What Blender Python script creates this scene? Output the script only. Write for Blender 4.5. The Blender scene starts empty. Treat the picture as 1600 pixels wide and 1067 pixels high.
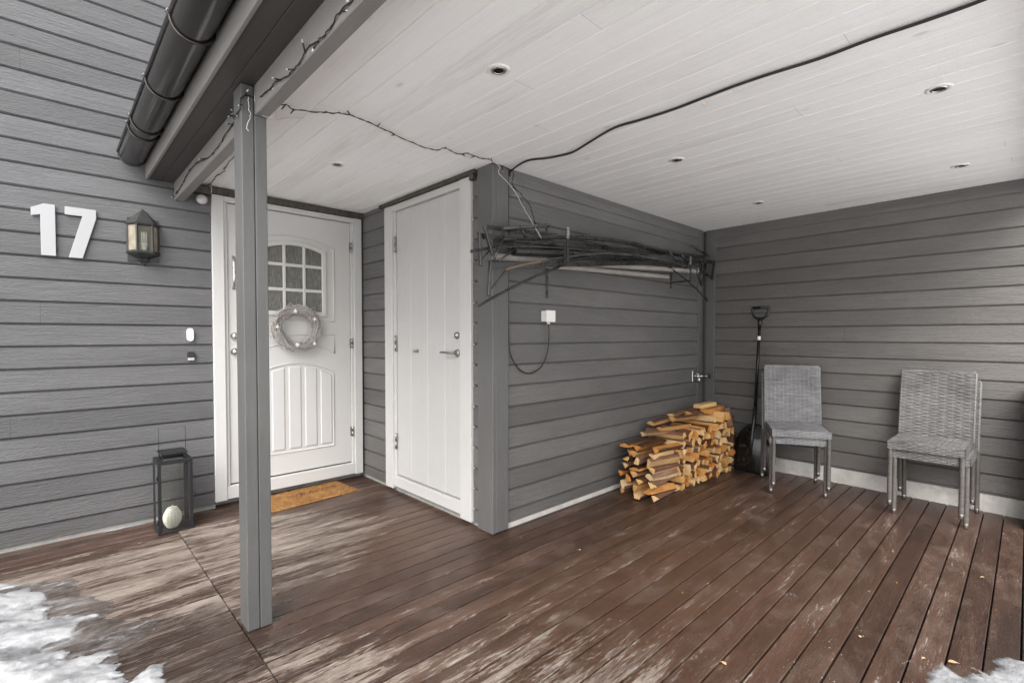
import bpy, math, random
import numpy as np
from mathutils import Vector, Matrix
random.seed(17)
R = math.radians
scene = bpy.context.scene
col = scene.collection

# ------------------------------------------------------------------ camera
CAM_H = 1.24; YAW = 0.812626; PITCH = -0.0246204; FPX = 765.24; CX = 800.0; CY = 543.25
cam = bpy.data.cameras.new('camera')
cam.sensor_width = 36.0; cam.lens = FPX / 1600 * 36; cam.shift_y = (CY - 533.5) / 1600
cam.clip_start = 0.05; cam.clip_end = 2000
camo = bpy.data.objects.new('camera', cam); col.objects.link(camo)
camo.location = (0, 0, CAM_H)
camo.rotation_euler = (math.pi / 2 + PITCH, 0, YAW - math.pi / 2)
scene.camera = camo

# ------------------------------------------------------------------ light
SUN_EL, SUN_AZ = 47.0, 234.0        # azimuth from +Y clockwise: light comes from -x,-y
w = bpy.data.worlds.new('World'); scene.world = w; w.use_nodes = True
wn = w.node_tree.nodes; wl = w.node_tree.links
sky = wn.new('ShaderNodeTexSky'); sky.sky_type = 'NISHITA'; sky.sun_disc = False
sky.sun_elevation = R(SUN_EL); sky.sun_rotation = R(SUN_AZ); sky.air_density = 1.0; sky.dust_density = 4.0; sky.ozone_density = 0.6
hs = wn.new('ShaderNodeHueSaturation'); hs.inputs['Saturation'].default_value = 0.22
wl.new(sky.outputs[0], hs.inputs['Color']); wl.new(hs.outputs[0], wn['Background'].inputs[0])
wn['Background'].inputs[1].default_value = 0.15
sun = bpy.data.lights.new('sun', 'SUN'); sun.energy = 1.3; sun.angle = R(50); sun.color = (1, 0.975, 0.94)
suno = bpy.data.objects.new('sun', sun); col.objects.link(suno)
sd = Vector((math.sin(R(SUN_AZ)) * math.cos(R(SUN_EL)), math.cos(R(SUN_AZ)) * math.cos(R(SUN_EL)), math.sin(R(SUN_EL))))
suno.rotation_euler = sd.to_track_quat('Z', 'Y').to_euler()
scene.view_settings.view_transform = 'Standard'; scene.view_settings.look = 'None'
scene.view_settings.gamma = 1; scene.view_settings.exposure = 1.30
scene.render.engine = 'CYCLES'
scene.cycles.max_bounces = 10; scene.cycles.diffuse_bounces = 7; scene.cycles.transparent_max_bounces = 12

# ------------------------------------------------------------------ helpers
_F = Vector((math.cos(YAW) * math.cos(PITCH), math.sin(YAW) * math.cos(PITCH), math.sin(PITCH)))
_R = Vector((math.sin(YAW), -math.cos(YAW), 0)); _U = _R.cross(_F)
def at(x, y, ax, v):
    """photo pixel -> real point on the plane where coordinate ax equals v"""
    d = _F + _R * ((x - CX) / FPX) + _U * ((CY - y) / FPX)
    o = Vector((0, 0, CAM_H)); return o + d * ((v - o[ax]) / d[ax])

class MB:
    def __init__(s): s.v = []; s.f = []; s.m = []; s.sm = []
    def add(s, vs, fs, mi=0, smooth=False):
        b = len(s.v); s.v += [tuple(p) for p in vs]
        for f in fs: s.f.append(tuple(b + i for i in f)); s.m.append(mi); s.sm.append(smooth)
        return s
    def box(s, x0, y0, z0, x1, y1, z1, mi=0, M=None):
        if x0 > x1: x0, x1 = x1, x0
        if y0 > y1: y0, y1 = y1, y0
        if z0 > z1: z0, z1 = z1, z0
        vs = [(x0,y0,z0),(x1,y0,z0),(x1,y1,z0),(x0,y1,z0),(x0,y0,z1),(x1,y0,z1),(x1,y1,z1),(x0,y1,z1)]
        if M: vs = [M @ Vector(p) for p in vs]
        return s.add(vs, [(0,3,2,1),(4,5,6,7),(0,1,5,4),(1,2,6,5),(2,3,7,6),(3,0,4,7)], mi)
    def tube(s, pts, r, n=8, mi=0, closed=False, caps=True, flat=None):
        pts = [Vector(p) for p in pts]; N = len(pts)
        rr = r if isinstance(r, (list, tuple)) else [r] * N
        vs = []; up = None
        for i, p in enumerate(pts):
            if closed: t = pts[(i + 1) % N] - pts[i - 1]
            else: t = pts[min(i + 1, N - 1)] - pts[max(i - 1, 0)]
            t = t.normalized() if t.length > 1e-9 else Vector((0, 0, 1))
            if up is None:
                up = Vector((0, 0, 1)) if abs(t.z) < .9 else Vector((1, 0, 0))
            a = t.cross(up)
            if a.length < 1e-6: a = t.orthogonal()
            a.normalize(); b = a.cross(t).normalized(); up = b
            for k in range(n):
                an = 2 * math.pi * (k + .5) / n
                vs.append(p + a * (math.cos(an) * rr[i]) + b * (math.sin(an) * rr[i] * (flat or 1)))
        fs = []
        for i in range(N if closed else N - 1):
            j = (i + 1) % N
            for k in range(n):
                l = (k + 1) % n; fs.append((i*n+k, i*n+l, j*n+l, j*n+k))
        s.add(vs, fs, mi, n > 5)
        if caps and not closed:
            b = len(s.v) - N * n
            s.f.append(tuple(b + k for k in reversed(range(n)))); s.m.append(mi); s.sm.append(False)
            s.f.append(tuple(b + (N-1)*n + k for k in range(n))); s.m.append(mi); s.sm.append(False)
        return s
    def bar(s, a, b, wd, th, mi=0, up=(0, 0, 1)):
        a = Vector(a); b = Vector(b); t = (b - a); L = t.length; t.normalize()
        u = Vector(up); x = t.cross(u)
        if x.length < 1e-5: x = t.orthogonal()
        x.normalize(); u = x.cross(t)
        M = Matrix((( x.x, t.x, u.x, a.x), (x.y, t.y, u.y, a.y), (x.z, t.z, u.z, a.z), (0,0,0,1)))
        return s.box(-th/2, 0, -wd/2, th/2, L, wd/2, mi, M)
    def lathe(s, prof, c=(0, 0, 0), n=24, mi=0, M=None, smooth=True):
        vs = []
        for (r, z) in prof:
            for k in range(n):
                an = 2 * math.pi * k / n; vs.append((c[0] + r*math.cos(an), c[1] + r*math.sin(an), c[2] + z))
        if M: vs = [M @ Vector(p) for p in vs]
        fs = []
        for i in range(len(prof) - 1):
            for k in range(n):
                l = (k+1) % n; fs.append((i*n+k, i*n+l, (i+1)*n+l, (i+1)*n+k))
        return s.add(vs, fs, mi, smooth)
    def prism(s, poly, axis, a, b, mi=0, M=None):
        """poly (u,v) extruded along axis from a to b. axis y: (x,z); axis x: (y,z); axis z: (x,y)"""
        def P(u, v, t):
            return {'y': (u, t, v), 'x': (t, u, v), 'z': (u, v, t)}[axis]
        n = len(poly); vs = [P(u, v, a) for u, v in poly] + [P(u, v, b) for u, v in poly]
        if M: vs = [M @ Vector(p) for p in vs]
        fs = [tuple(range(n)), tuple(reversed(range(n, 2*n)))] + [(i, i+n, (i+1) % n + n, (i+1) % n) for i in range(n)]
        return s.add(vs, fs, mi)
    def build(s, name, mats, parent=None, bevel=0, seg=1, fixn=True):
        me = bpy.data.meshes.new(name)
        off = Vector((0, 0, 0))
        p = parent
        while p is not None: off += Vector(p.location); p = p.parent
        if parent is not None and parent.get('_local'): off = Vector((0, 0, 0))
        me.from_pydata([(v[0]-off.x, v[1]-off.y, v[2]-off.z) for v in s.v], [], s.f)
        if not isinstance(mats, (list, tuple)): mats = [mats]
        for m in mats: me.materials.append(m)
        me.polygons.foreach_set('material_index', s.m); me.polygons.foreach_set('use_smooth', s.sm)
        me.update()
        if fixn:
            import bmesh
            bm = bmesh.new(); bm.from_mesh(me); bmesh.ops.recalc_face_normals(bm, faces=bm.faces); bm.to_mesh(me); bm.free()
        o = bpy.data.objects.new(name, me); col.objects.link(o)
        if parent is not None:
            o.parent = parent
            if parent.get('_local'): o['_local'] = 1
        if bevel:
            md = o.modifiers.new('bevel', 'BEVEL'); md.width = bevel; md.segments = seg; md.limit_method = 'ANGLE'; md.angle_limit = R(40)
        return o
def local(o): o['_local'] = 1; return o
def tag(o, label=None, cat=None, group=None, kind=None):
    if label: o['label'] = label
    if cat: o['category'] = cat
    if group: o['group'] = group
    if kind: o['kind'] = kind
    return o
def thing(name, label, cat, loc=(0, 0, 0), rz=0, group=None, rot=None):
    o = bpy.data.objects.new(name, None); col.objects.link(o); o.empty_display_size = .1
    o.location = loc; o.rotation_euler = rot or (0, 0, rz)
    return tag(o, label, cat, group)
def children(o): return [c for c in bpy.data.objects if c.parent == o]
def copy_tree(o, parent=None):
    c = o.copy(); col.objects.link(c); c.parent = parent
    for ch in children(o): copy_tree(ch, c)
    return c

# ------------------------------------------------------------------ materials
class NT:
    def __init__(s, name):
        s.m = bpy.data.materials.new(name); s.m.use_nodes = True
        s.n = s.m.node_tree.nodes; s.l = s.m.node_tree.links; s.b = s.n['Principled BSDF']
    def node(s, t, **k):
        n = s.n.new(t)
        for a, v in k.items(): setattr(n, a, v)
        return n
    def set(s, sock, v):
        if hasattr(v, 'is_output') or hasattr(v, 'links'): s.l.new(v, sock)
        else: sock.default_value = v
    def math(s, op, a, b=None, c=None, clamp=False):
        n = s.node('ShaderNodeMath', operation=op, use_clamp=clamp); s.set(n.inputs[0], a)
        if b is not None: s.set(n.inputs[1], b)
        if c is not None: s.set(n.inputs[2], c)
        return n.outputs[0]
    def pos(s): return s.node('ShaderNodeNewGeometry').outputs['Position']
    def obj(s): return s.node('ShaderNodeTexCoord').outputs['Object']
    def xyz(s, v):
        n = s.node('ShaderNodeSeparateXYZ'); s.l.new(v, n.inputs[0]); return n.outputs
    def comb(s, x, y, z):
        n = s.node('ShaderNodeCombineXYZ'); s.set(n.inputs[0], x); s.set(n.inputs[1], y); s.set(n.inputs[2], z); return n.outputs[0]
    def scale(s, v, sc, loc=(0, 0, 0)):
        n = s.node('ShaderNodeMapping'); s.l.new(v, n.inputs[0]); n.inputs['Scale'].default_value = sc; n.inputs['Location'].default_value = loc; return n.outputs[0]
    def noise(s, v, sc=1, det=4, rough=.55, dist=0, col=False):
        n = s.node('ShaderNodeTexNoise'); s.l.new(v, n.inputs['Vector']); n.inputs['Scale'].default_value = sc
        n.inputs['Detail'].default_value = det; n.inputs['Roughness'].default_value = rough; n.inputs['Distortion'].default_value = dist
        return n.outputs['Color' if col else 'Fac']
    def white(s, v, dim='3D'):
        n = s.node('ShaderNodeTexWhiteNoise', noise_dimensions=dim)
        s.l.new(v, n.inputs['W' if dim == '1D' else 'Vector']); return n.outputs['Value']
    def ramp(s, f, stops, interp='LINEAR'):
        n = s.node('ShaderNodeValToRGB'); s.set(n.inputs[0], f); e = n.color_ramp.elements; n.color_ramp.interpolation = interp
        while len(e) < len(stops): e.new(.5)
        for i, (p, c) in enumerate(stops):
            e[i].position = p; e[i].color = (*c, 1) if hasattr(c, '__len__') else (c, c, c, 1)
        return n.outputs[0]
    def mix(s, f, a, b, blend='MIX'):
        n = s.node('ShaderNodeMix', data_type='RGBA', blend_type=blend); s.set(n.inputs[0], f)
        for i, v in ((6, a), (7, b)):
            if isinstance(v, (tuple, list)): n.inputs[i].default_value = (*v[:3], 1)
            else: s.l.new(v, n.inputs[i])
        return n.outputs[2]
    def bump(s, h, strength=.3, dist=.005, normal=None):
        n = s.node('ShaderNodeBump'); s.set(n.inputs['Height'], h); n.inputs['Strength'].default_value = strength; n.inputs['Distance'].default_value = dist
        if normal is not None: s.l.new(normal, n.inputs['Normal'])
        return n.outputs[0]
    def out(s, color=None, rough=None, normal=None, metal=None, spec=None, **kw):
        b = s.b
        if color is not None:
            if isinstance(color, (tuple, list)): b.inputs['Base Color'].default_value = (*color[:3], 1)
            else: s.l.new(color, b.inputs['Base Color'])
        if rough is not None: s.set(b.inputs['Roughness'], rough)
        if metal is not None: s.set(b.inputs['Metallic'], metal)
        if spec is not None: b.inputs['Specular IOR Level'].default_value = spec
        if normal is not None: s.l.new(normal, b.inputs['Normal'])
        for k, v in kw.items(): b.inputs[k].default_value = v
        return s.m

def plain(name, c, rough=.5, metal=0, var=.12, sc=18, bump=.12, spec=.5, bd=.002, src='obj'):
    t = NT(name); p = t.obj() if src == 'obj' else t.pos()
    n = t.noise(p, sc, 5)
    f = t.ramp(n, [(.3, 1 - var), (.7, 1 + var)]) if False else None
    cc = t.mix(n, tuple(x * (1 - var) for x in c), tuple(min(1, x * (1 + var)) for x in c))
    fine = t.noise(p, sc * 9, 3)
    return t.out(cc, t.math('MULTIPLY_ADD', n, .2, max(.02, rough - .1)), t.bump(fine, bump, bd), metal, spec)

def siding_mat(name, c, axis, pitch, off, wear=.0):
    """painted rough-sawn cladding; axis = index of the world axis the boards run along"""
    t = NT(name); p = t.pos(); q = t.xyz(p)
    idx = t.math('FLOOR', t.math('DIVIDE', t.math('SUBTRACT', q[2], off), pitch))
    rnd = t.white(idx, '1D')
    u = t.math('ADD', q[axis], t.math('MULTIPLY', rnd, 37.0))
    v = q[2]
    g = t.comb(t.math('MULTIPLY', u, 3.0), t.math('MULTIPLY', v, 42.0), rnd)
    grain = t.noise(g, 1.0, 8, .62, 1.6)
    g2 = t.comb(t.math('MULTIPLY', u, 38.0), t.math('MULTIPLY', v, 160.0), rnd)
    saw = t.noise(g2, 1.0, 5, .6, .4)
    blot = t.noise(t.comb(t.math('MULTIPLY', u, 1.1), t.math('MULTIPLY', v, 3.0), rnd), 1.0, 5, .6)
    k = t.math('ADD', t.math('MULTIPLY', grain, .34), t.math('ADD', t.math('MULTIPLY', saw, .28), t.math('ADD', t.math('MULTIPLY', rnd, .16), t.math('MULTIPLY', blot, .5))))
    cc = t.ramp(k, [(.46, tuple(x * .72 for x in c)), (.66, c), (.84, tuple(x * 1.34 for x in c))])
    # worn specks and scratches of bare wood / primer
    sp = t.noise(t.comb(t.math('MULTIPLY', u, 26.0), t.math('MULTIPLY', v, 60.0), 3.0), 1.0, 3, .6)
    spk = t.ramp(sp, [(.74, 0.0), (.79, 1.0)])
    cc = t.mix(t.math('MULTIPLY', spk, .35), cc, tuple(min(1, x * 1.9) for x in c))
    jn = t.math('LESS_THAN', t.math('FRACT', t.math('DIVIDE', u, 6.3)), .0003)
    cc = t.mix(t.math('MULTIPLY', jn, .75), cc, (.02, .02, .02))
    kn = t.node('ShaderNodeTexVoronoi'); t.l.new(t.comb(t.math('MULTIPLY', u, 2.4), t.math('MULTIPLY', v, 7.6), rnd), kn.inputs['Vector']); kn.inputs['Scale'].default_value = 1
    knot = t.ramp(kn.outputs['Distance'], [(.035, 1.0), (.075, 0.0)])
    cc = t.mix(t.math('MULTIPLY', knot, .4), cc, tuple(x * .6 for x in c))
    fz = t.math('FRACT', t.math('DIVIDE', t.math('SUBTRACT', q[2], off), pitch)); fu = t.math('FRACT', t.math('DIVIDE', t.math('ADD', q[axis], .21), .6))
    nx_ = t.math('MULTIPLY', t.math('SUBTRACT', fu, .5), .6); nz_ = t.math('MULTIPLY', t.math('SUBTRACT', fz, .22), pitch)
    nd = t.math('SQRT', t.math('ADD', t.math('MULTIPLY', nx_, nx_), t.math('MULTIPLY', nz_, nz_)))
    cc = t.mix(t.math('MULTIPLY', t.math('LESS_THAN', nd, .0038), .45), cc, (.03, .03, .03))
    dirt = t.math('MULTIPLY', t.ramp(q[2], [(.03, 1.0), (.40, 0.0)]), t.ramp(t.noise(p, 11, 6, .7), [(.42, 0.0), (.7, 1.0)]))
    cc = t.mix(t.math('MULTIPLY', dirt, .45), cc, (.11, .085, .065))
    h = t.math('ADD', t.math('MULTIPLY', grain, 1.0), t.math('MULTIPLY', saw, .8))
    nrm = t.bump(h, .8, .006)
    return t.out(cc, t.math('MULTIPLY_ADD', saw, .35, .36), nrm, spec=.45)

def trim_mat(name, c, axis, rough=.5, amp=.16, bump=.35):
    """painted plank; grain runs along world axis"""
    t = NT(name); p = t.pos(); s = [46, 46, 46]; s[axis] = 2.6
    s2 = [120, 120, 120]; s2[axis] = 26
    g = t.noise(t.scale(p, s), 1, 7, .6, 1.2); f = t.noise(t.scale(p, s2), 1, 4, .6); b = t.noise(p, 2.2, 5, .6)
    k = t.math('ADD', t.math('MULTIPLY', g, .35), t.math('ADD', t.math('MULTIPLY', f, .25), t.math('MULTIPLY', b, .5)))
    cc = t.ramp(k, [(.38, tuple(x * (1 - amp) for x in c)), (.72, tuple(min(1, x * (1 + amp)) for x in c))])
    sp = t.ramp(t.noise(p, 55, 3, .6), [(.74, 0.0), (.78, 1.0)])
    cc = t.mix(t.math('MULTIPLY', sp, .3), cc, tuple(min(.8, x * 1.8) for x in c))
    return t.out(cc, t.math('MULTIPLY_ADD', f, .25, rough - .1), t.bump(t.math('ADD', g, t.math('MULTIPLY', f, .7)), bump, .003), spec=.45)

GREY = (.112, .110, .108)
M = {}
M['side_front'] = siding_mat('painted_cladding_front', (.102, .102, .106), 0, .1319, .117)  # walls share one paint; cool outdoor and warm porch light tinted into each tone
M['side_door'] = siding_mat('painted_cladding_recess', (.122, .119, .116), 1, .1342, .108)
M['side_pipe'] = siding_mat('painted_cladding_store', (.130, .126, .121), 0, .1342, .108)
M['side_right'] = siding_mat('painted_cladding_side', (.124, .118, .112), 1, .1315, .130)
M['trim_z'] = trim_mat('grey_trim_upright', GREY, 2)
M['trim_y'] = trim_mat('grey_trim_along', (.19, .182, .172), 1)  # tone raised to carry the warm light on fascia and beam
M['post'] = trim_mat('post_paint', (.088, .088, .087), 2)
M['soffit'] = trim_mat('shade_toned_soffit', (.050, .045, .042), 1)  # the soffit's lack of light is put into its base colour
M['white_z'] = trim_mat('white_trim_upright', (.52, .515, .505), 2, .42, .05, .18)
M['white_h'] = trim_mat('white_trim_level', (.52, .515, .505), 0, .42, .05, .18)
M['white_y'] = trim_mat('white_trim_level_side', (.52, .515, .505), 1, .42, .05, .18)
M['door'] = plain('door_paint', (.53, .523, .51), .34, 0, .03, 3, .06)
M['door_store'] = trim_mat('store_door_paint', (.485, .482, .472), 2, .42, .05, .16)
M['chrome'] = plain('brushed_steel', (.55, .54, .52), .28, 1, .1, 40, .1)
M['steel_dark'] = plain('aged_steel', (.38, .36, .34), .38, 1, .15, 60, .2)
M['black_plastic'] = plain('black_plastic', (.012, .012, .013), .28, 0, .2, 8, .1)
M['white_plastic'] = plain('white_plastic', (.80, .79, .76), .35, 0, .03, 6, .04)
M['rubber'] = plain('black_cable_sheath', (.012, .011, .010), .42, 0, .2, 20, .1)
M['wire_white'] = plain('white_wire_sheath', (.65, .63, .6), .4, 0, .05, 20, .05)
M['wire_clear'] = plain('clear_led', (.55, .53, .5), .2, 0, .05, 20, .05)
M['black_rod'] = None

def rod_mat(nm='weathered_black_steel', k_=1.0):
    t = NT(nm); p = t.obj()
    n = t.noise(p, 5, 4, .6); f = t.noise(p, 12, 3, .6)
    c = t.ramp(n, [(.3, tuple([.007*k_]*3)), (.55, (.016*k_, .0155*k_, .015*k_)), (.74, (.05*k_, .047*k_, .043*k_))])
    r = t.ramp(t.noise(p, 5, 5, .7), [(.66, 0.0), (.74, 1.0)])
    c = t.mix(t.math('MULTIPLY', r, .4), c, (.10, .060, .035))
    return t.out(c, t.math('MULTIPLY_ADD', f, .3, .14), t.bump(f, .05, .002), spec=.9)
M['black_rod'] = rod_mat(); M['dusty_rod'] = rod_mat('dusty_black_steel', 3.6)
def gal_mat():
    t = NT('painted_grey_tube'); p = t.obj()
    n = t.noise(p, 6, 6, .65); f = t.noise(p, 60, 4)
    c = t.ramp(n, [(.3, (.26, .24, .22)), (.7, (.42, .39, .36))])
    r = t.ramp(t.noise(t.scale(p, (9, 26, 26)), 1, 4, .6), [(.70, 0.0), (.74, 1.0)])
    c = t.mix(r, c, (.03, .024, .02))
    return t.out(c, .5, t.bump(f, .25, .002), .0)
M['grey_tube'] = gal_mat()
M['rust_rod'] = plain('rusty_painted_rod', (.16, .12, .085), .6, 0, .3, 30, .3)

def ceil_mat():
    t = NT('whitewashed_ceiling_boards'); p = t.pos(); q = t.xyz(p)
    pitch = .125
    a = t.math('DIVIDE', t.math('SUBTRACT', q[0], .788 - .125), pitch); idx = t.math('FLOOR', a)
    rnd = t.white(idx, '1D')
    # butt joints: shift along y per board
    yy = t.math('ADD', t.math('DIVIDE', q[1], 3.9), t.math('MULTIPLY', rnd, 5.0)); jid = t.math('FLOOR', yy)
    rnd2 = t.white(t.comb(idx, jid, 0.0))
    g = t.noise(t.comb(t.math('MULTIPLY', q[0], 34), t.math('ADD', t.math('MULTIPLY', q[1], 1.9), t.math('MULTIPLY', rnd2, 90)), rnd2), 1, 7, .62, 1.7)
    f = t.noise(t.comb(t.math('MULTIPLY', q[0], 30), t.math('MULTIPLY', q[1], 120), 1.0), 1, 4, .6, .3)
    blot = t.noise(t.comb(t.math('MULTIPLY', q[0], 6), t.math('MULTIPLY', q[1], 1.2), rnd2), 1, 5, .6, .5)
    k = t.math('ADD', t.math('MULTIPLY', g, .55), t.math('ADD', t.math('MULTIPLY', rnd2, .12), t.math('ADD', t.math('MULTIPLY', blot, .32), t.math('MULTIPLY', f, .10))))
    c = t.ramp(k, [(.38, (.79, .785, .775)), (.50, (.88, .88, .87)), (.64, (.92, .92, .915))])
    # knots and dark grain flecks
    v = t.node('ShaderNodeTexVoronoi'); t.l.new(t.comb(t.math('MULTIPLY', q[0], 6.0), t.math('MULTIPLY', q[1], 2.6), rnd), v.inputs['Vector']); v.inputs['Scale'].default_value = 1
    kn = t.ramp(v.outputs['Distance'], [(.03, 1.0), (.085, 0.0)])
    c = t.mix(t.math('MULTIPLY', kn, .38), c, (.46, .42, .39))
    fl = t.ramp(t.noise(t.comb(t.math('MULTIPLY', q[0], 60), t.math('MULTIPLY', q[1], 5), rnd2), 1, 5, .7, .8), [(.64, 0.0), (.74, 1.0)])
    c = t.mix(t.math('MULTIPLY', fl, .16), c, (.50, .47, .44))
    jf = t.math('FRACT', yy); jl = t.math('LESS_THAN', jf, .0007)
    c = t.mix(t.math('MULTIPLY', jl, .35), c, (.2, .18, .16))
    return t.out(c, .6, t.bump(t.math('ADD', g, t.math('MULTIPLY', f, 1.3)), .45, .003), spec=.3)
M['ceiling'] = ceil_mat()

def deck_mat():
    t = NT('worn_brown_deck_boards'); p = t.pos(); q = t.xyz(p)
    pitch = .0985; left = t.math('LESS_THAN', q[0], .577)
    idx = t.math('ADD', t.math('FLOOR', t.math('DIVIDE', q[1], pitch)), t.math('MULTIPLY', left, 211.0))
    rnd = t.white(idx, '1D')
    u = t.math('ADD', q[0], t.math('MULTIPLY', rnd, 23.0))
    streak = t.noise(t.comb(t.math('MULTIPLY', u, 10.0), t.math('MULTIPLY', q[1], 92), rnd), 1, 10, .74, .9)
    mid = t.noise(t.comb(t.math('MULTIPLY', u, 1.8), t.math('MULTIPLY', q[1], 11), rnd), 1, 6, .62, .6)
    fine = t.noise(t.comb(t.math('MULTIPLY', u, 22), t.math('MULTIPLY', q[1], 260), rnd), 1, 5, .7, .3)
    big = t.noise(p, 1.3, 4, .6)
    # where feet, sun and rain have worn the stain away: outside the roof edge and on the way to the door
    def blob(cx, cy, rx, ry, ang=0.0):
        ca, sa = math.cos(ang), math.sin(ang)
        dx = t.math('SUBTRACT', q[0], cx); dy = t.math('SUBTRACT', q[1], cy)
        a = t.math('DIVIDE', t.math('ADD', t.math('MULTIPLY', dx, ca), t.math('MULTIPLY', dy, sa)), rx)
        b = t.math('DIVIDE', t.math('SUBTRACT', t.math('MULTIPLY', dy, ca), t.math('MULTIPLY', dx, sa)), ry)
        d = t.math('SQRT', t.math('ADD', t.math('MULTIPLY', a, a), t.math('MULTIPLY', b, b)))
        return t.math('SUBTRACT', 1.0, d, clamp=True)
    wear = t.math('MAXIMUM', blob(-.2, 2.9, 1.6, .92), blob(.8, 3.05, .95, .75))
    wear = t.math('MAXIMUM', wear, t.math('MULTIPLY', blob(.3, 1.75, .8, .55), .9))
    wear = t.math('MAXIMUM', wear, t.math('MULTIPLY', blob(1.25, .95, .8, .8), .42))
    wear = t.math('MINIMUM', t.math('MULTIPLY', wear, 1.1), .37)
    s = t.math('ADD', wear, t.math('ADD', t.math('MULTIPLY_ADD', streak, 2.0, -.585), t.math('ADD', t.math('MULTIPLY_ADD', mid, 1.1, -.20), t.math('MULTIPLY_ADD', rnd, .22, -.11))))
    wm = t.ramp(s, [(.60, 0.0), (.66, .0), (.86, 1.0)])   # placeholder stop positions are rescaled below
    n = wm.node; e = n.color_ramp.elements; e[0].position = 0; e[1].position = .515; e[2].position = .585
    sn = t.math('MULTIPLY', s, .5); t.l.new(sn, n.inputs[0])
    brown = t.ramp(t.math('ADD', t.math('MULTIPLY', mid, .55), t.math('ADD', t.math('MULTIPLY', fine, .35), t.math('MULTIPLY_ADD', rnd, .13, .06))),
                   [(.36, (.015, .0078, .0058)), (.55, (.044, .0232, .0158)), (.74, (.102, .058, .042))])
    warm = t.math('MULTIPLY', t.math('MAXIMUM', blob(1.6, 2.75, .8, .6), blob(2.6, 1.2, 1.9, 1.1)), .38)
    brown = t.mix(warm, brown, (.125, .066, .036))
    grey = t.ramp(t.math('ADD', t.math('MULTIPLY', fine, .6), t.math('MULTIPLY', mid, .45)), [(.36, (.075, .059, .049)), (.52, (.175, .143, .12)), (.68, (.31, .268, .235))])
    c = t.mix(wm, brown, grey)
    # dusty scuffs and thin pale scratches on the dry, stained part
    dust = t.noise(t.scale(p, (3.4, 5.2, 1)), 1, 7, .7, .4)
    dm = t.ramp(dust, [(.50, 0.0), (.72, 1.0)])
    c = t.mix(t.math('MULTIPLY', dm, .30), c, (.20, .155, .13))
    sc1 = t.noise(t.comb(t.math('MULTIPLY', q[0], 9), t.math('MULTIPLY', q[1], 420), 0.0), 1, 3, .6, 2.0)
    sm = t.math('MULTIPLY', t.ramp(sc1, [(.66, 0.0), (.72, 1.0)]), t.ramp(t.noise(p, 3.1, 4, .6), [(.45, 0.0), (.62, 1.0)]))
    c = t.mix(t.math('MULTIPLY', sm, .55), c, (.42, .38, .35))
    sc2 = t.noise(t.scale(p, (150, 90, 1)), 1, 2, .5)
    c = t.mix(t.math('MULTIPLY', t.ramp(sc2, [(.76, 0.0), (.79, 1.0)]), .65), c, (.50, .46, .42))
    # dirt and pale dust collecting along the board edges
    fy = t.math('FRACT', t.math('DIVIDE', q[1], pitch)); ed = t.math('ABSOLUTE', t.math('SUBTRACT', fy, .5))
    edm = t.ramp(ed, [(.462, 0.0), (.492, 1.0)]); en = t.noise(t.comb(t.math('MULTIPLY', q[0], 5.5), t.math('MULTIPLY', idx, 3.7), 2.0), 1, 6, .75)
    c = t.mix(t.math('MULTIPLY', edm, t.ramp(en, [(.46, .85), (.62, .15)])), c, (.018, .012, .010))
    c = t.mix(t.math('MULTIPLY', edm, t.ramp(en, [(.56, 0.0), (.66, .7)])), c, (.33, .27, .23))
    pep = t.noise(t.comb(t.math('MULTIPLY', q[0], 60), t.math('MULTIPLY', q[1], 150), 4.0), 1, 6, .8)
    c = t.mix(t.math('MULTIPLY', t.ramp(pep, [(.56, 0.0), (.68, 1.0)]), .42), c, (.26, .20, .165))
    c = t.mix(t.math('MULTIPLY', t.ramp(pep, [(.32, 1.0), (.43, 0.0)]), .55), c, (.014, .008, .006))
    wet = t.ramp(t.math('ADD', t.math('MAXIMUM', blob(.22, 2.25, .75, .5), blob(2.6, -.02, .8, .16)), t.math('MULTIPLY_ADD', t.noise(p, 9, 5, .6), .8, -.4)), [(.22, 0.0), (.38, 1.0)])
    c = t.mix(t.math('MULTIPLY', wet, .62), c, (.030, .021, .017))
    rg = t.math('ADD', t.math('MULTIPLY', fine, .22), t.math('ADD', t.math('MULTIPLY', wm, .25), t.math('MULTIPLY', dm, .14)))
    rough = t.math('SUBTRACT', t.math('ADD', rg, .26), t.math('MULTIPLY', wet, .22))
    h = t.math('ADD', t.math('MULTIPLY', streak, .8), t.math('ADD', fine, t.math('MULTIPLY', wm, -.5)))
    return t.out(c, rough, t.bump(h, .42, .003), spec=.42)
M['deck'] = deck_mat()

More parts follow.
